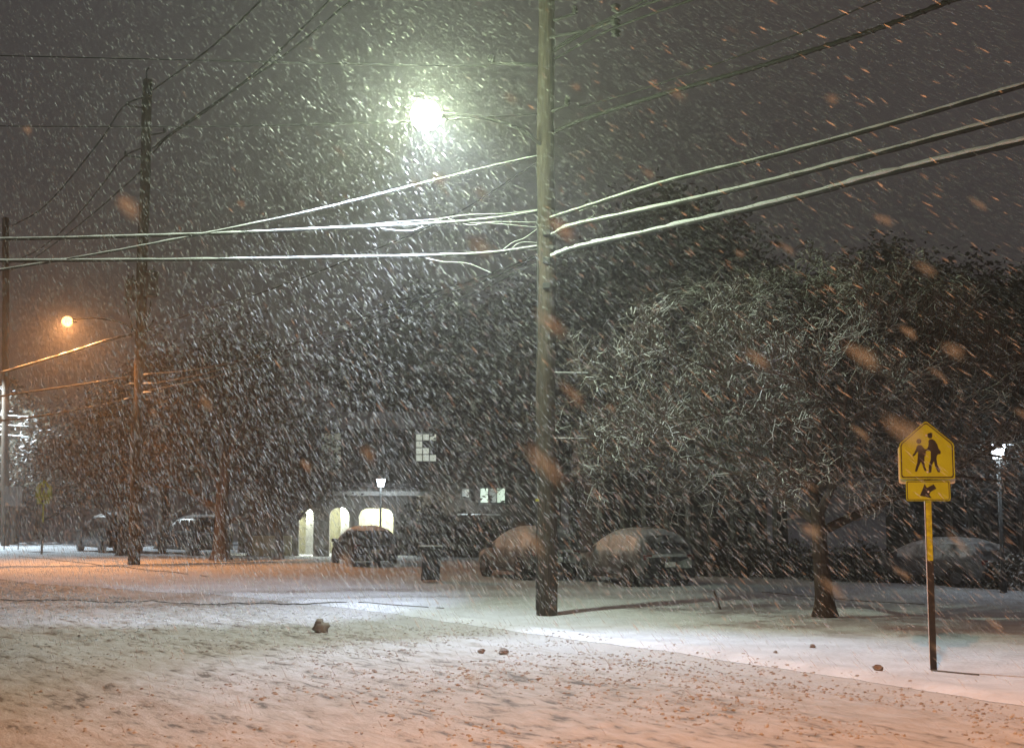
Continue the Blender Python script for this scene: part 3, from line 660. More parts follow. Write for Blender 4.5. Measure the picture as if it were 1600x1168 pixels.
# ------------------------------------------------------------------ school signs
def sign(loc, k, rz, label, second=True, group='yellow school crossing signs'):
    """k = px per metre of the photo's sign is gone: everything in metres, width .76"""
    t = empty('school_crossing_sign', loc, rz, label=label, cat='sign', group=group)
    w = .38; zb = 2.61; zs = zb + .50; zt = zb + .83
    def pent(s, dz=0, yy=0):
        c = (0, zb + .38); P = [(-w, zb), (w, zb), (w, zs), (0, zt), (-w, zs)]; o = []
        P = [(c[0] + (x - c[0]) * s, c[1] + (z - c[1]) * s + dz) for x, z in P]
        for i in range(5):
            p0 = Vector(P[i - 1]); p1 = Vector(P[i]); p2 = Vector(P[(i + 1) % 5]); r = .04 * s
            a = p1 + (p0 - p1).normalized() * r; b = p1 + (p2 - p1).normalized() * r
            for q in range(5):
                f = q / 4; o.append(tuple(a.lerp(p1, f).lerp(p1.lerp(b, f), f)))
        return o
    MB().prism(pent(1.0), -.006, .0).build('sign_panel', M['yellow'], t)
    def ringm(outer, inner, y0):
        mb = MB(); n = len(outer)
        vs = [(x, y0, z) for x, z in outer] + [(x, y0, z) for x, z in inner] + [(x, y0 + .002, z) for x, z in outer] + [(x, y0 + .002, z) for x, z in inner]
        fs = []
        for i in range(n):
            j = (i + 1) % n; fs += [(i, j, j + n, i + n), (i, i + 2 * n, j + 2 * n, j), (i + n, j + n, j + 3 * n, i + 3 * n)]
        return mb.add(vs, fs)
    ringm(pent(.955), pent(.915), -.0085).build('black_border', M['black'], t)
    if second: MB().prism(pent(1.03, -.055), .065, .072).build('back_sign_panel', M['alu'], t)
    # walking figures
    s = .76 / 540.0                              # traced at 540 units across the panel
    def tr(pts): return [((x - 515) * s, zb + .01 + (745 - y) * s * .985) for x, y in pts]
    def fig(polys, name):
        mb = MB()
        for P in polys:
            mb.prism(tr(P), -.0095, -.0070)
        return mb.build(name, M['black'], t)
    def disc(cx, cy, rx, ry, n=14): return [(cx + rx * math.cos(2 * math.pi * i / n), cy - ry * math.sin(2 * math.pi * i / n)) for i in range(n)]
    fig([disc(441, 365, 25, 27)], 'child_head_symbol')
    fig([[(436, 403), (462, 403), (480, 425), (498, 448), (540, 436), (548, 448), (505, 466), (505, 505), (492, 520), (488, 575), (418, 582), (425, 520), (430, 470), (418, 478), (400, 505), (378, 520), (374, 504), (392, 486), (408, 450), (418, 418)],
         [(420, 580), (452, 578), (432, 625), (412, 676), (392, 674), (404, 628)], [(456, 576), (486, 574), (492, 618), (506, 666), (490, 672), (474, 628)]], 'child_symbol')
    fig([disc(552, 310, 24, 26), [(524, 300), (580, 290), (576, 282), (560, 278), (535, 284), (526, 292)]], 'adult_head_symbol')
    fig([[(545, 345), (575, 343), (600, 362), (622, 400), (632, 440), (652, 470), (650, 494), (622, 500), (612, 520), (608, 556), (552, 552), (554, 470), (540, 458), (530, 470), (520, 440), (530, 420), (536, 390), (534, 362)],
         [(552, 550), (590, 552), (562, 610), (552, 686), (526, 686), (532, 610)], [(578, 552), (610, 552), (616, 610), (644, 668), (632, 686), (616, 680), (592, 622)]], 'adult_symbol')
    # arrow plaque
    zp = zb - .02; pw = .305; ph = .29
    def rrect(a, b, c, d, r):
        o = []
        for cx, cz, st in ((b - r, d - r, 0), (a + r, d - r, 90), (a + r, c + r, 180), (b - r, c + r, 270)):
            for q in range(5): an = math.radians(st + q * 22.5); o.append((cx + r * math.cos(an), cz + r * math.sin(an)))
        return o
    MB().prism(rrect(-pw, pw, zp - ph, zp, .03), -.02, -.014).build('arrow_plaque', M['yellow'], t)
    ringm(rrect(-pw + .012, pw - .012, zp - ph + .012, zp - .012, .025), rrect(-pw + .022, pw - .022, zp - ph + .022, zp - .022, .02), -.0225).build('plaque_border', M['black'], t)
    def ta(pts): return [((x - 520) * s, zp - .02 + (772 - y) * s) for x, y in pts]
    mb = MB(); mb.prism(ta([(438, 910), (488, 792), (508, 832), (575, 796), (602, 838), (545, 872), (530, 900), (552, 936)][::-1]), -.0235, -.0208); mb.build('arrow_symbol', M['black'], t)
    # post
    mb = MB(); pr = [(-.045, .045), (-.045, .015), (.045, .015), (.045, .045), (.038, .045), (.038, .022), (-.038, .022), (-.038, .045)]
    def chan(z0, z1, mat, nm, gx=0):
        m2 = MB(); n = len(pr); m2.add([(x, y, z0) for x, y in pr] + [(x, y, z1) for x, y in pr], [(i, (i + 1) % n, (i + 1) % n + n, i + n) for i in range(n)] + [tuple(range(n))[::-1], tuple(range(n, 2 * n))])
        return m2.build(nm, mat, t)
    chan(-.2, 3.35, M['post_dark'], 'post')
    MB().box((.002, .012, 1.88), (.078, .004, .84)).build('reflector_strip', M['post_yellow'], t)
    MB().tube([(-.047, .03, 0), (-.047, .03, 2.4)], .006, 5).build('snow_edge', M['snow'], t)
    for z in (zb + .62, zb + .1, zp - .16): MB().lathe([(.014, -.012), (.014, -.004), (.01, 0)], (0, -.008 if z > zb else -.022, z), 8, 'Y').build('bolt', M['alu'], t)
    return t
p = gp(1459, 1040); z = gz(p) + .06
S1 = sign((p.x, p.y, z), 1, math.radians(-8), 'large yellow school crossing sign with left pointing arrow plaque, in the right foreground')
p = gp(65, 864); c = copy_tree(S1); c.location = (p.x, p.y, 0); c.rotation_euler.z = math.radians(8); c['label'] = 'small distant yellow school crossing sign at the far left of the road'
# little parking sign at the left edge
t = empty('notice_board', gp(17, 858), .1, label='grey rectangular notice on two thin posts beside the farthest pole', cat='sign')
MB().box((0, 0, 2.7), (.9, .04, 1.0)).build('board', simple('grey_board', (.35, .34, .33), .6), t); MB().tube([(-.35, .04, 0), (-.35, .04, 3.1)], .03).build('post', M['hardware'], t); MB().tube([(.35, .04, 0), (.35, .04, 3.1)], .03).build('post', M['hardware'], t)

# ------------------------------------------------------------------ post lamps
def post_lamp(px, pyb, pyl, label, power, hat=True, sc=1.0):
    f = gp(px, pyb); zl = at(px, pyl, f.y).z; t = empty('post_lamp', (f.x, f.y, 0), label=label, cat='lamp', group='glowing lamps on posts')
    MB().tube([(0, 0, -.1), (0, 0, .5), (0, 0, .55), (0, 0, zl - .2 * sc)], [.09, .08, .05, .045], 10).build('post', M['hardware'], t, True)
    MB().lathe([(.10 * sc, -.17 * sc), (.17 * sc, .10 * sc), (.17 * sc, .12 * sc)], (0, 0, zl), 8).build('lantern', M['lens_post'], t)
    if hat:
        MB().lathe([(.36 * sc, .125 * sc), (.36 * sc, .15 * sc), (.06 * sc, .23 * sc)], (0, 0, zl), 16).build('cap', M['snow'], t)
    lamp_light('post_light', 'POINT', (f.x, f.y - .25, zl - .1), power, COOL, .15)
    return t
M['lens_post'] = emissive('lens_post', (.80, .9, 1.0), 25)
post_lamp(1568, 924, 704, 'bright white post lamp with a flat cap at the right behind the shrubs', 50, True, 1.25)
post_lamp(594, 868, 753, 'small white post lamp above the dark vehicle in front of the arcade', 60, False, 1.15)

# ------------------------------------------------------------------ wheelie bin
f = gp(673, 907); t = empty('wheelie_bin', (f.x, f.y, 0), math.radians(6), label='black wheelie bin with a thin snow line on its open edge, alone on the snow', cat='bin')
MB().box((0, 0, .5), (.50, .52, .92), taper=1.18).build('body', M['plastic'], t, bevel=.02)
o = MB().box((0, 0, .995), (.74, .68, .05)).build('lid', M['plastic'], t, bevel=.01); MB().box((0, 0, 1.035), (.72, .64, .028)).build('snow_cap', M['snow'], o, bevel=.01)
for s in (-1, 1):
    MB().lathe([(.04, -.03), (.11, -.025), (.11, .025), (.04, .03)], (s * .25, .25, .11), 16, 'X').build('wheel', M['plastic'], t)
MB().tube([(-.22, .33, .96), (-.22, .42, .98), (.22, .42, .98), (.22, .33, .96)], .018, 6).build('handle', M['plastic'], t)

# ------------------------------------------------------------------ vehicles
M['paint_dark'] = snowy('paint_dark', (.02, .022, .026), thr=.62, soft=.3, nscale=3, namp=.5, rough=.3, bump=0)
M['paint_snow'] = snowy('paint_snowed', (.13, .13, .14), thr=.30, soft=.5, nscale=2.2, namp=1.0, rough=.6, bump=.1)
M['glass'] = snowy('car_glass', (.012, .013, .015), thr=.55, soft=.3, nscale=3, namp=.7, rough=.15, bump=0)
M['glass_snow'] = snowy('car_glass_snowed', (.02, .022, .025), thr=.12, soft=.4, nscale=3, namp=.9, rough=.4, bump=0)
M['tyre'] = simple('tyre', (.012, .012, .012), .8)
M['rim'] = simple('rim', (.14, .14, .15), .4, .6)
M['red_lens'] = simple('red_lens', (.12, .01, .01), .3)
def vehicle(name, loc, rz, label, snowed, kind='hatch', sc=1.0, Hs=1.0):
    t = empty(name, loc, rz, label=label, cat='car', group='snow dusted cars parked in the lot'); t.scale = (sc, sc, sc * Hs)
    L = 4.45 if kind == 'hatch' else 4.75; Wd = .90 if kind == 'hatch' else .95
    body = M['paint_snow'] if snowed else M['paint_dark']; gl = M['glass_snow'] if snowed else M['glass']
    xr = -L / 2; sh = .0 if kind == 'hatch' else .12
    # stations from the tail (-) to the nose (+): x, half width, belt height, roof height
    st = [(0, .72, .86, .86), (.05, .82, .97, 1.00), (.16, .88, .99, 1.20), (.42, .90, 1.00, 1.44), (.80, .90, 1.00, 1.54), (1.5, .90, .99, 1.58), (2.2, .90, .97, 1.55), (2.65, .90, .96, 1.42), (3.1, .90, .96, 1.12),
          (3.35, .90, .95, .97), (3.8, .88, .90, .91), (4.15, .84, .82, .83), (4.37, .76, .70, .71), (4.45, .60, .60, .60)]
    if kind != 'hatch': st = [(0, .80, .98, .98), (.04, .88, 1.05, 1.3), (.14, .93, 1.08, 1.62), (.4, .95, 1.08, 1.74), (1.0, .95, 1.08, 1.78), (1.9, .95, 1.07, 1.78), (2.6, .95, 1.06, 1.72), (3.05, .95, 1.05, 1.5), (3.45, .95, 1.05, 1.12),
                              (3.7, .94, 1.03, 1.06), (4.3, .92, 1.0, 1.02), (4.6, .86, .92, .94), (4.72, .78, .80, .8), (4.75, .7, .7, .7)]
    rows = []; nsec = 0
    for x, w, hb, hr in st:
        g = hr - hb; tw = w * (1 - .22 * min(1, g / .5)); lo = .30 + .0
        z1 = lo + (hb - lo) * .35
        sec = [(w * .90, lo), (w * .985, lo + .08), (w, z1), (w * .985, hb - .08), (w * .955, hb), (w * .93 - (w * .93 - tw) * .5, hb + g * .5), (tw * 1.0, hb + g * .86), (tw * .86, hb + g * .985), (tw * .45, hr + .01 + g * .02), (0, hr + .02 + g * .03)]
        full = [(-y, z) for y, z in sec[::-1]][:-1] + [sec[-1]] + [] 
        full = [(-y, z) for y, z in sec] + [(y, z) for y, z in sec[::-1][1:]]
        nsec = len(full); rows += [(xr + x, y, z) for y, z in full]
    fs = [(i * nsec + k, i * nsec + k + 1, (i + 1) * nsec + k + 1, (i + 1) * nsec + k) for i in range(len(st) - 1) for k in range(nsec - 1)]
    fs += [(i * nsec, (i + 1) * nsec, (i + 1) * nsec + nsec - 1, i * nsec + nsec - 1) for i in range(len(st) - 1)]
    fs += [tuple(range(nsec)), tuple(range((len(st) - 1) * nsec, len(st) * nsec))[::-1]]
    MB().add(rows, fs).build('body', body, t, True)
    def inter(x):
        for a, b in zip(st, st[1:]):
            if a[0] <= x <= b[0]:
                f = (x - a[0]) / (b[0] - a[0]); return [a[i] + (b[i] - a[i]) * f for i in range(4)]
    def sidept(x, f, s):
        _, w, hb, hr = inter(x); g = hr - hb; tw = w * (1 - .22 * min(1, g / .5))
        if f < .5: y = w * .955 + (w * .93 - (w * .93 - tw) * .5 - w * .955) * (f / .5)
        else: y = (w * .93 - (w * .93 - tw) * .5) + (tw - (w * .93 - (w * .93 - tw) * .5)) * ((f - .5) / .36)
        return (xr + x, s * (y + .008), hb + g * f)
    spans = ((.52, 1.25), (1.32, 2.05), (2.12, 2.85)) if kind == 'hatch' else ((.3, 1.2), (1.28, 2.15), (2.23, 3.1))
    for s in (-1, 1):
        for a, b in spans:
            mb = MB(); n = 6; vs = []
            for i in range(n + 1):
                x = a + (b - a) * i / n; vs += [sidept(x, .06, s), sidept(x, .45, s), sidept(x, .80, s)]
            mb.add(vs, [(i * 3 + k, i * 3 + k + 1, i * 3 + k + 4, i * 3 + k + 3) for i in range(n) for k in range(2)]); mb.build('side_window', gl, t, True)
    def across(x0, x1, f, nm, mat, d):
        mb = MB(); vs = []; n = 8; m = 5
        for i in range(m + 1):
            x = x0 + (x1 - x0) * i / m; _, w, hb, hr = inter(x); g = hr - hb; tw = w * (1 - .22 * min(1, g / .5)) * .80
            for k in range(n + 1):
                q = -1 + 2 * k / n; vs.append((xr + x + d, tw * q, hr + .022 + g * .03 - .03 * abs(q) ** 3 - abs(q) * g * .012 + .006))
        mb.add(vs, [(i * (n + 1) + k, i * (n + 1) + k + 1, (i + 1) * (n + 1) + k + 1, (i + 1) * (n + 1) + k) for i in range(m) for k in range(n)]); return mb.build(nm, mat, t, True)
    if kind == 'hatch': across(.09, .40, 0, 'rear_window', gl, -.012); across(2.72, 3.22, 0, 'windscreen', gl, .01)
    else: across(.045, .13, 0, 'rear_window', gl, -.012); across(3.0, 3.4, 0, 'windscreen', gl, .01)
    # snow lying on the roof
    mb = MB(); x0, x1 = (.45, 2.5) if kind == 'hatch' else (.2, 2.8); vs = []; n = 10; m = 10
    for i in range(m + 1):
        x = x0 + (x1 - x0) * i / m; _, w, hb, hr = inter(x); e = min(1, min(i, m - i) / 2.0)
        for k in range(n + 1):
            q = -1 + 2 * k / n; h = .07 * (1 - abs(q) ** 4) * e + .012 * math.sin(i * 2 + k) * e * (abs(q) < .9)
            vs.append((xr + x, w * .70 * q, hr + .0 - .05 * abs(q) ** 3 + h + .02))
    mb.add(vs, [(i * (n + 1) + k, i * (n + 1) + k + 1, (i + 1) * (n + 1) + k + 1, (i + 1) * (n + 1) + k) for i in range(m) for k in range(n)])
    mb.build('roof_snow', M['snow'], t, True)
    # dark lower bumpers, sills
    MB().box((xr + .06, 0, .42), (.16, 1.62 * Wd / .9, .30)).build('rear_bumper', M['plastic'], t, bevel=.04)
    MB().box((-xr - .12, 0, .40), (.16, 1.45 * Wd / .9, .26)).build('front_bumper', M['plastic'], t, bevel=.04)
    for s in (-1, 1):
        MB().box((0, s * Wd * .965, .31), (L * .52, .05, .12)).build('sill', M['plastic'], t)
        MB().box((xr + .045, s * .68, .86 + sh), (.08, .26, .15)).build('tail_light', M['red_lens'], t, bevel=.02)
        MB().box((-xr - .22, s * .60, .66 + sh), (.10, .30, .12)).build('headlight', M['rim'], t, bevel=.02)
        MB().box((xr + 3.0, s * (Wd + .09), 1.03 + sh * .6), (.12, .20, .15)).build('mirror', M['plastic'], t, bevel=.02)
        for xw in (xr + .82, -xr - .88):
            MB().lathe([(.37, -.012), (.39, 0), (.37, .012)], (xw, s * (Wd + .002), .37), 24, 'Y').build('wheel_arch', M['plastic'], t)
            w = MB().lathe([(.20, -.11), (.31, -.105), (.335, -.07), (.335, .07), (.31, .105), (.20, .11)], (xw, s * (Wd - .08), .335), 24, 'Y').build('wheel', M['tyre'], t, True)
            mb = MB().lathe([(.18, -.01), (.20, .0), (.18, .01)], (xw, s * (Wd + .036), .335), 18, 'Y')
            for q in range(5):
                a = q * 1.2566; mb.box((xw + .09 * math.cos(a), s * (Wd + .052), .335 + .09 * math.sin(a)), (.03, .012, .03))
            mb.build('rim', M['rim'], w)
    MB().box((xr - .03, 0, .66), (.012, .34, .14)).build('number_plate', M['alu'], t)
    return t
yaw = math.radians(114)
def park(px, py, dx, dy, *a, **k):
    """px,py = the nearest tail corner on the snow in the photo"""
    p = gp(px, py); return vehicle('parked_car', (p.x + dx, p.y + dy, -.06), *a, **k)
park(1045, 916, -.85, 2.2, yaw, 'whole car coated in snow, the largest, parked right of the nearest utility pole', True)
park(868, 905, -.85, 2.2, yaw, 'snow coated car half hidden by the nearest utility pole', True)
park(583, 884, -.6, 2.2, math.radians(108), 'dark car seen from behind in front of the lit arches', False, sc=1.0, Hs=.92)
park(165, 862, -.4, 2.0, math.radians(125), 'dark vehicle with snow on its roof, left of the second utility pole', False, kind='suv', sc=1.05)
park(300, 866, -.4, 2.0, math.radians(128), 'dark vehicle with snowy windscreen between the second pole and the thick trunk', False, kind='suv', sc=1.0)

park(1540, 916, -.85, 2.0, math.radians(128), 'dark snow topped car between the school sign and the glowing post lamp', True, Hs=.84)

# ------------------------------------------------------------------ buildings
M['stucco'] = simple('stucco', (.20, .19, .175), .9, var=.12, scale=5)
M['cream'] = simple('cream_wall', (.66, .63, .43), .8, var=.06, scale=2)
M['brick'] = simple('dark_brick', (.085, .07, .062), .9, var=.4, scale=14)
M['pane_lit'] = emissive('lit_pane', (.62, .80, .62), 1.2)
M['pane_dim'] = emissive('dim_pane', (.30, .36, .26), .25)
M['pane_pale'] = emissive('pale_pane', (.60, .66, .55), .8)
M['frame'] = simple('window_frame', (.10, .10, .10), .6)
M['roofm'] = snowy('roof', (.05, .045, .045), thr=.35)
M['glass_dark'] = simple('dark_pane', (.015, .016, .018), .12)
AY = gp(500, 866).y
def bx(px): return at(px, 866, AY).x
def bz(py): return at(500, py, AY).z
ab = empty('arcade_building', (bx(500), AY, 0), label='pale building with lit arches and yellow inner wall behind the dark car', cat='building')
ox, oy = bx(500), AY
# front wall with flat-topped arches
x0, x1 = bx(385), bx(650); ztop = bz(762); opens = [(bx(466), bx(489), bz(793)), (bx(514), bx(545), bz(793)), (bx(560), bx(614), bz(794))]
def ztopen(x):
    for a, b, h in opens:
        if a <= x <= b:
            r = .38; e = min(x - a, b - x)
            return h - (r - math.sqrt(max(0, r * r - (r - e) ** 2)) if e < r else 0)
    return None
mb = MB(); xs = sorted(set([x0, x1] + [v for a, b, h in opens for v in (a, b)] + [a + (b - a) * i / 24 for a, b, h in opens for i in range(25)]))
for a, b in zip(xs, xs[1:]):
    m_ = (a + b) / 2; zo = ztopen(m_)
    za = ztopen(a) if zo is not None else -.3; zc = ztopen(b) if zo is not None else -.3
    if zo is not None:
        za = ztopen(a + 1e-6); zc = ztopen(b - 1e-6)
        mb.add([(a - ox, .3, za), (b - ox, .3, zc), (b - ox, 0, zc), (a - ox, 0, za)], [(0, 1, 2, 3)])
    mb.add([(a - ox, 0, za), (b - ox, 0, zc), (b - ox, 0, ztop), (a - ox, 0, ztop), (a - ox, .3, za), (b - ox, .3, zc), (b - ox, .3, ztop), (a - ox, .3, ztop)], [(0, 1, 2, 3), (7, 6, 5, 4), (3, 2, 6, 7)])
for a, b, h in opens:
    for q in (a, b): mb.add([(q - ox, 0, -.3), (q - ox, .3, -.3), (q - ox, .3, h - .38), (q - ox, 0, h - .38)], [(0, 1, 2, 3)])
mb.build('arcade_wall', M['stucco'], ab)
MB().box(((x0 + x1) / 2 - ox, 2.9, bz(800) / 2), (x1 - x0, .2, bz(790) + .2)).build('inner_wall', M['cream'], ab)
MB().box(((x0 + x1) / 2 - ox, 1.42, ztop - .25), (x1 - x0 + .3, 3.3, .2)).build('ceiling', M['alu'], ab)
MB().box(((x0 + x1) / 2 - ox, 1.3, ztop + .12), (x1 - x0 + .5, 3.6, .18)).build('roof', M['roofm'], ab)
for px in (480, 536):
    MB().box((bx(px) - ox, 1.9, 1.2), (.08 + .5, .9, 2.6)).build('pier', M['alu'], ab)
MB().box((bx(428) - ox, -.6, .42), (bx(462) - bx(402), .25, .9)).build('low_wall', M['cream'], ab)
g = MB().lathe([(.05, -.16), (.14, -.10), (.17, 0), (.14, .10), (.05, .16)], (bx(604) - ox, .6, bz(803)), 14).build('porch_globe', M['lens_post'], ab, True)
for px in (471, 604, 528, 575):
    lamp_light('porch_light', 'POINT', (bx(px), AY + 1.3, 2.1), 170, (.95, 1.0, .80), .12)

# two storey block behind, with lit windows
by_ = AY + 3.2; t2 = empty('apartment_block', (at(600, 866, by_).x, by_, 0), label='dark two storey block with a few lit windows above and right of the arcade', cat='building')
cx0, cx1 = at(370, 866, by_).x, at(850, 866, by_).x; tx = t2.location.x; th = at(600, 670, by_).z
MB().box(((cx0 + cx1) / 2 - tx, 4.2, th / 2 - .2), (cx1 - cx0, 8, th + .4)).build('wall', M['brick'], t2)
MB().add([(cx0 - tx - .4, -.3, th), (cx1 - tx + .4, -.3, th), (cx1 - tx + .4, 8.6, th), (cx0 - tx - .4, 8.6, th), (cx0 - tx + 2, 4.1, th + 1.1), (cx1 - tx - 2, 4.1, th + 1.1)],
         [(0, 1, 5, 4), (1, 2, 5), (2, 3, 4, 5), (3, 0, 4), (3, 2, 1, 0)]).build('roof', M['roofm'], t2)
def window(par, pxa, pya, pxb, pyb, Y, cols, rws, mats, tx):
    a = at(pxa, pya, Y); b = at(pxb, pyb, Y); w = b.x - a.x; h = a.z - b.z; c = (a.x + w / 2 - tx, 0.15, b.z + h / 2)
    mb = MB(); T = .05
    for x in (a.x - tx - T, b.x - tx + T): mb.box((x, .12, c[2]), (T * 1.2, .12, h + 4 * T))
    for z in (a.z + T, b.z - T): mb.box((c[0], .12, z), (w + T * .7, .118, T * 1.6))
    for i in range(1, cols): mb.box((a.x - tx + w * i / cols, .125, c[2]), (.045, .06, h - .002))
    for j in range(1, rws): mb.box((c[0], .13, b.z + h * j / rws), (w - .002, .045, .045))
    fr = mb.build('window', M['frame'], par); 
    for i in range(cols):
        for j in range(rws):
            m_ = mats(i, j)
            xx = a.x - tx + w * (i + .5) / cols; zz = b.z + h * (j + .5) / rws
            MB().box((xx, .16, zz), (w / cols - .03, .012, h / rws - .03)).build('pane', M[m_], fr)
    return fr
dark_cells = {(1, 2), (2, 2), (2, 3 - 2), (1, 1)}
window(t2, 649, 677, 681, 720, by_ - .01 - .2, 3, 4, lambda i, j: 'glass_dark' if (i, j) in {(1, 2), (2, 2), (2, 1)} else 'pane_pale', tx)
window(t2, 750, 762, 789, 785, by_ - .21, 3, 1, lambda i, j: ('pane_lit', 'pane_dim', 'pane_lit')[i], tx)
window(t2, 721, 763, 733, 777, by_ - .21, 1, 1, lambda i, j: 'pane_dim', tx)
window(t2, 500, 676, 531, 742, by_ - .21, 2, 4, lambda i, j: 'pane_dim', tx)
for pa in (410, 560, 600, 800): window(t2, pa, 680, pa + 26, 716, by_ - .21, 2, 2, lambda i, j: 'glass_dark', tx)
q0, q1 = at(715, 803, by_ - .6).x, at(782, 803, by_ - .6).x
MB().box(((q0 + q1) / 2 - tx, -.5, at(740, 806, by_ - .6).z), (q1 - q0, .8, .08)).build('canopy', M['frame'], t2)
lamp_light('canopy_light', 'POINT', (at(735, 796, by_ - .8).x, by_ - .9, at(735, 793, by_ - .8).z), 30, COOL, .08)
o = MB().box(((q0 + q1) / 2 - tx, -.5, at(740, 806, by_ - .6).z + .07), (q1 - q0, .8, .06)).build('canopy_snow', M['snow'], t2, bevel=.02)

# dark porch fronted house on the right, behind the trees
hY = 50.0
def house(pxa, pxb, ptop, label, posts, wins):
    a = at(pxa, 890, hY); b = at(pxb, 890, hY); H_ = at(1000, ptop, hY).z; w = b.x - a.x; t = empty('row_house', ((a.x + b.x) / 2, hY, 0), label=label, cat='building', group='dark row houses at the back right')
    MB().box((0, 4, H_ / 2 - .2), (w, 8, H_ + .4)).build('wall', M['brick'], t)
    MB().add([(-w / 2 - .4, -.4, H_), (w / 2 + .4, -.4, H_), (w / 2 + .4, 8.4, H_), (-w / 2 - .4, 8.4, H_), (-w / 2 - .4, 4, H_ + 1.8), (w / 2 + .4, 4, H_ + 1.8)], [(0, 1, 5, 4), (1, 2, 5), (2, 3, 4, 5), (3, 0, 4), (3, 2, 1, 0)]).build('roof', M['roofm'], t)
    MB().box((0, -1.2, 2.75), (w, 2.4, .16)).build('porch_roof', M['roofm'], t)
    for i in range(posts):
        MB().box((-w / 2 + .15 + (w - .3) * i / (posts - 1), -2.25, 1.35), (.13, .13, 2.66)).build('porch_post', M['stucco'], t)
    for i in range(wins):
        x = -w / 2 + w * (i + .5) / wins
        for z in (1.6, 4.3):
            if z + .8 > H_: continue
            f = MB().box((x, -.02, z), (1.0, .06, 1.3)).build('window', M['stucco'], t)
            MB().box((x, -.05, z), (.86, .02, 1.16)).build('pane', M['glass_dark'], f)
    return t
house(925, 1200, 740, 'dark house with a row of thin porch posts behind the large snow covered car', 9, 5)
house(1480, 1720, 700, 'dark house at the right edge behind the glowing post lamp', 4, 4)

# ------------------------------------------------------------------ small things
f = gp(502, 977); z = gz(f); t = empty('snow_chunk', (f.x, f.y, z), label='brown lump of dirty snow lying alone on the road', cat='lump')
MB().blob((0, 0, .08), (.16, .11, .12), 3, 10, 7, .22).build('lump', M['slush'], t, True); MB().blob((-.03, 0, .18), (.09, .07, .07), 5, 9, 6, .25).build('crown_lump', M['slush'], t, True)
f = gp(1128, 950); t = empty('marker_stake', (f.x, f.y, gz(f)), label='thin dark stake leaning left in the snow between the car and the bare tree', cat='stake')
MB().tube([(0, 0, -.1), at(1115, 920, f.y) - f], [.03, .022], 6).build('stick', M['bark'], t)
for i, (px, py, s) in enumerate(((1270, 1008, .05), (1372, 1045, .07), (1212, 1018, .035), (752, 1004, .06), (787, 1006, .08))):
    f = gp(px, py); o = MB().blob((0, 0, s * .5), (s, s * .8, s * .7), i + 9, 8, 5, .3).build('slush_lump', M['slush']); o.location = (f.x, f.y, gz(f) + .0)
    tag(o, ('tiny dark lump on the smooth verge right of the tree trunk foot', 'brown lump in the snow just left of the sign post foot', 'smallest dark speck of slush on the verge', 'left of two brown lumps at the mid road edge', 'right of two brown lumps at the mid road edge')[i], 'lump', 'small lumps of slush')

# ------------------------------------------------------------------ falling snow
def flake_mat():
    m = bpy.data.materials.new('flake'); m.use_nodes = True; t = m.node_tree; t.nodes.clear()
    o = t.nodes.new('ShaderNodeOutputMaterial'); a = t.nodes.new('ShaderNodeBsdfDiffuse'); b = t.nodes.new('ShaderNodeBsdfTranslucent'); x = t.nodes.new('ShaderNodeMixShader')
    for q in (a, b): q.inputs['Color'].default_value = (.85, .85, .85, 1)
    x.inputs[0].default_value = .5; t.links.new(a.outputs[0], x.inputs[1]); t.links.new(b.outputs[0], x.inputs[2]); tp = t.nodes.new('ShaderNodeBsdfTransparent'); y = t.nodes.new('ShaderNodeMixShader'); y.inputs[0].default_value = .24
    t.links.new(tp.outputs[0], y.inputs[1]); t.links.new(x.outputs[0], y.inputs[2]); t.links.new(y.outputs[0], o.inputs[0]); return m
q = np.random.RandomState(123); N = 340000
Yf = 50 * (q.uniform(.00001, 1, N)) ** (1 / 2.9)
keep = (Yf > 22) | (q.uniform(0, 1, N) < .02 + .98 * (Yf / 22) ** 3.6) ; Yf = Yf[keep]; N = len(Yf)
Xf = q.uniform(-1, 1, N) * (.44 * Yf + 1.2)
Zf = q.uniform(0, 1, N) * np.minimum(19, CAMZ + .40 * Yf + 1.5)
D = np.array([.60, -1.0, -.80]); Dn = D / np.linalg.norm(D)
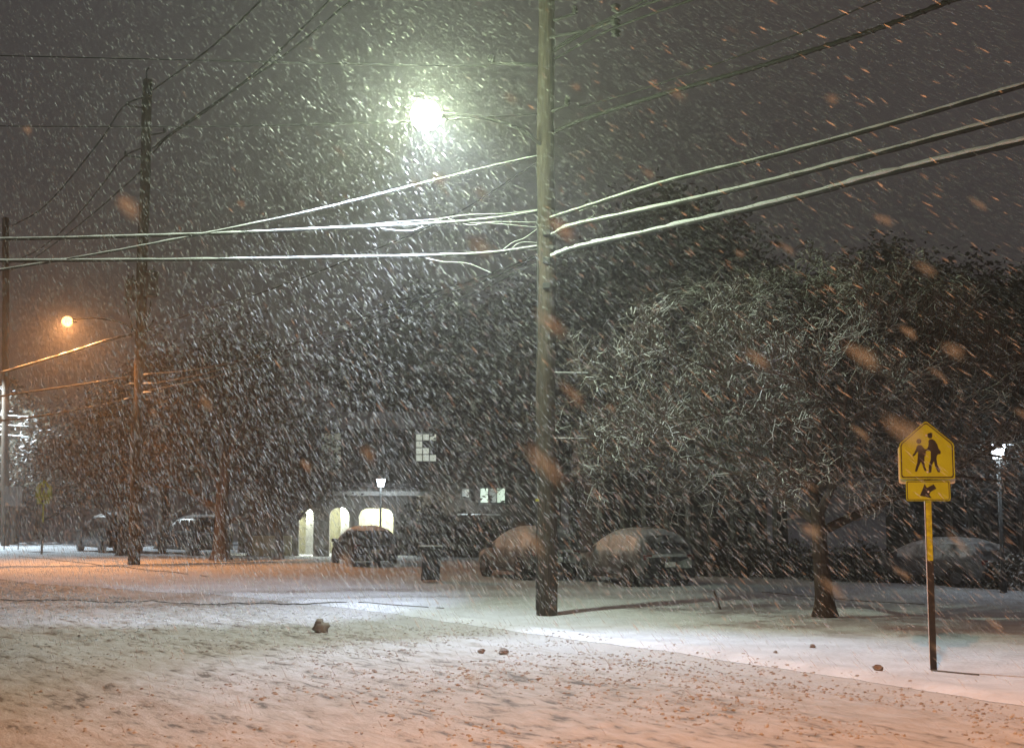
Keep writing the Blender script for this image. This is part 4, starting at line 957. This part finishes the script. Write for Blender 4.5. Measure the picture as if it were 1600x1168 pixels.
d = Dn[None] + q.normal(0, .055, (N, 3)); d /= np.linalg.norm(d, axis=1)[:, None]
u = np.cross(d, np.array([0, 0, 1.])); u /= np.linalg.norm(u, axis=1)[:, None]; v = np.cross(d, u)
Ln = q.uniform(.035, .135, N)[:, None] * np.clip(.5 + Yf / 50, 0, 1.3)[:, None]; Rn = (.0030 + .0017 * q.gamma(1.6, 1, N))[:, None] * np.where(Yf < 3, 1.2, np.clip(Yf / 20, .6, 1))[:, None]
nb = 48; Yf[:nb] = q.uniform(1.5, 4.6, nb); Xf[:nb] = q.uniform(-.4, .4, nb) * Yf[:nb]; Zf[:nb] = CAMZ + q.uniform(-.13, .37, nb) * Yf[:nb]; Rn[:nb] = q.uniform(.006, .014, nb)[:, None]; Ln[:nb] = q.uniform(.02, .05, nb)[:, None]
C = np.stack([Xf, Yf, Zf], 1); j = lambda: q.uniform(.7, 1.3, (N, 1))
w3 = -u * .5 - v * .87; w2 = -u * .5 + v * .87
V = np.stack([C - d * Ln, C + u * Rn * j() - d * Ln * .25, C + w2 * Rn * j(), C + w3 * Rn * j() + d * Ln * .25, C + d * Ln], 1).reshape(-1, 3)
tf = np.array([[0, 1, 2], [0, 2, 3], [0, 3, 1], [4, 2, 1], [4, 3, 2], [4, 1, 3]])
Fc = (tf[None] + (np.arange(N) * 5)[:, None, None]).reshape(-1, 3)
tag(np_mesh('falling_snow', V, Fc, flake_mat()), 'wind driven snowflakes filling the night air', 'snow', kind='stuff')

# ------------------------------------------------------------------ haze
m = bpy.data.materials.new('haze'); m.use_nodes = True; t = m.node_tree; t.nodes.clear()
o = t.nodes.new('ShaderNodeOutputMaterial'); pv = t.nodes.new('ShaderNodeVolumePrincipled'); pv.inputs['Color'].default_value = (.9, .9, .9, 1); pv.inputs['Density'].default_value = .0026
pv.inputs['Anisotropy'].default_value = .82
t.links.new(pv.outputs[0], o.inputs['Volume'])
h = MB().box((0, 0, 12), (1100, 1100, 27)).build('haze', m); tag(h, 'snowy night haze', 'haze', kind='stuff')
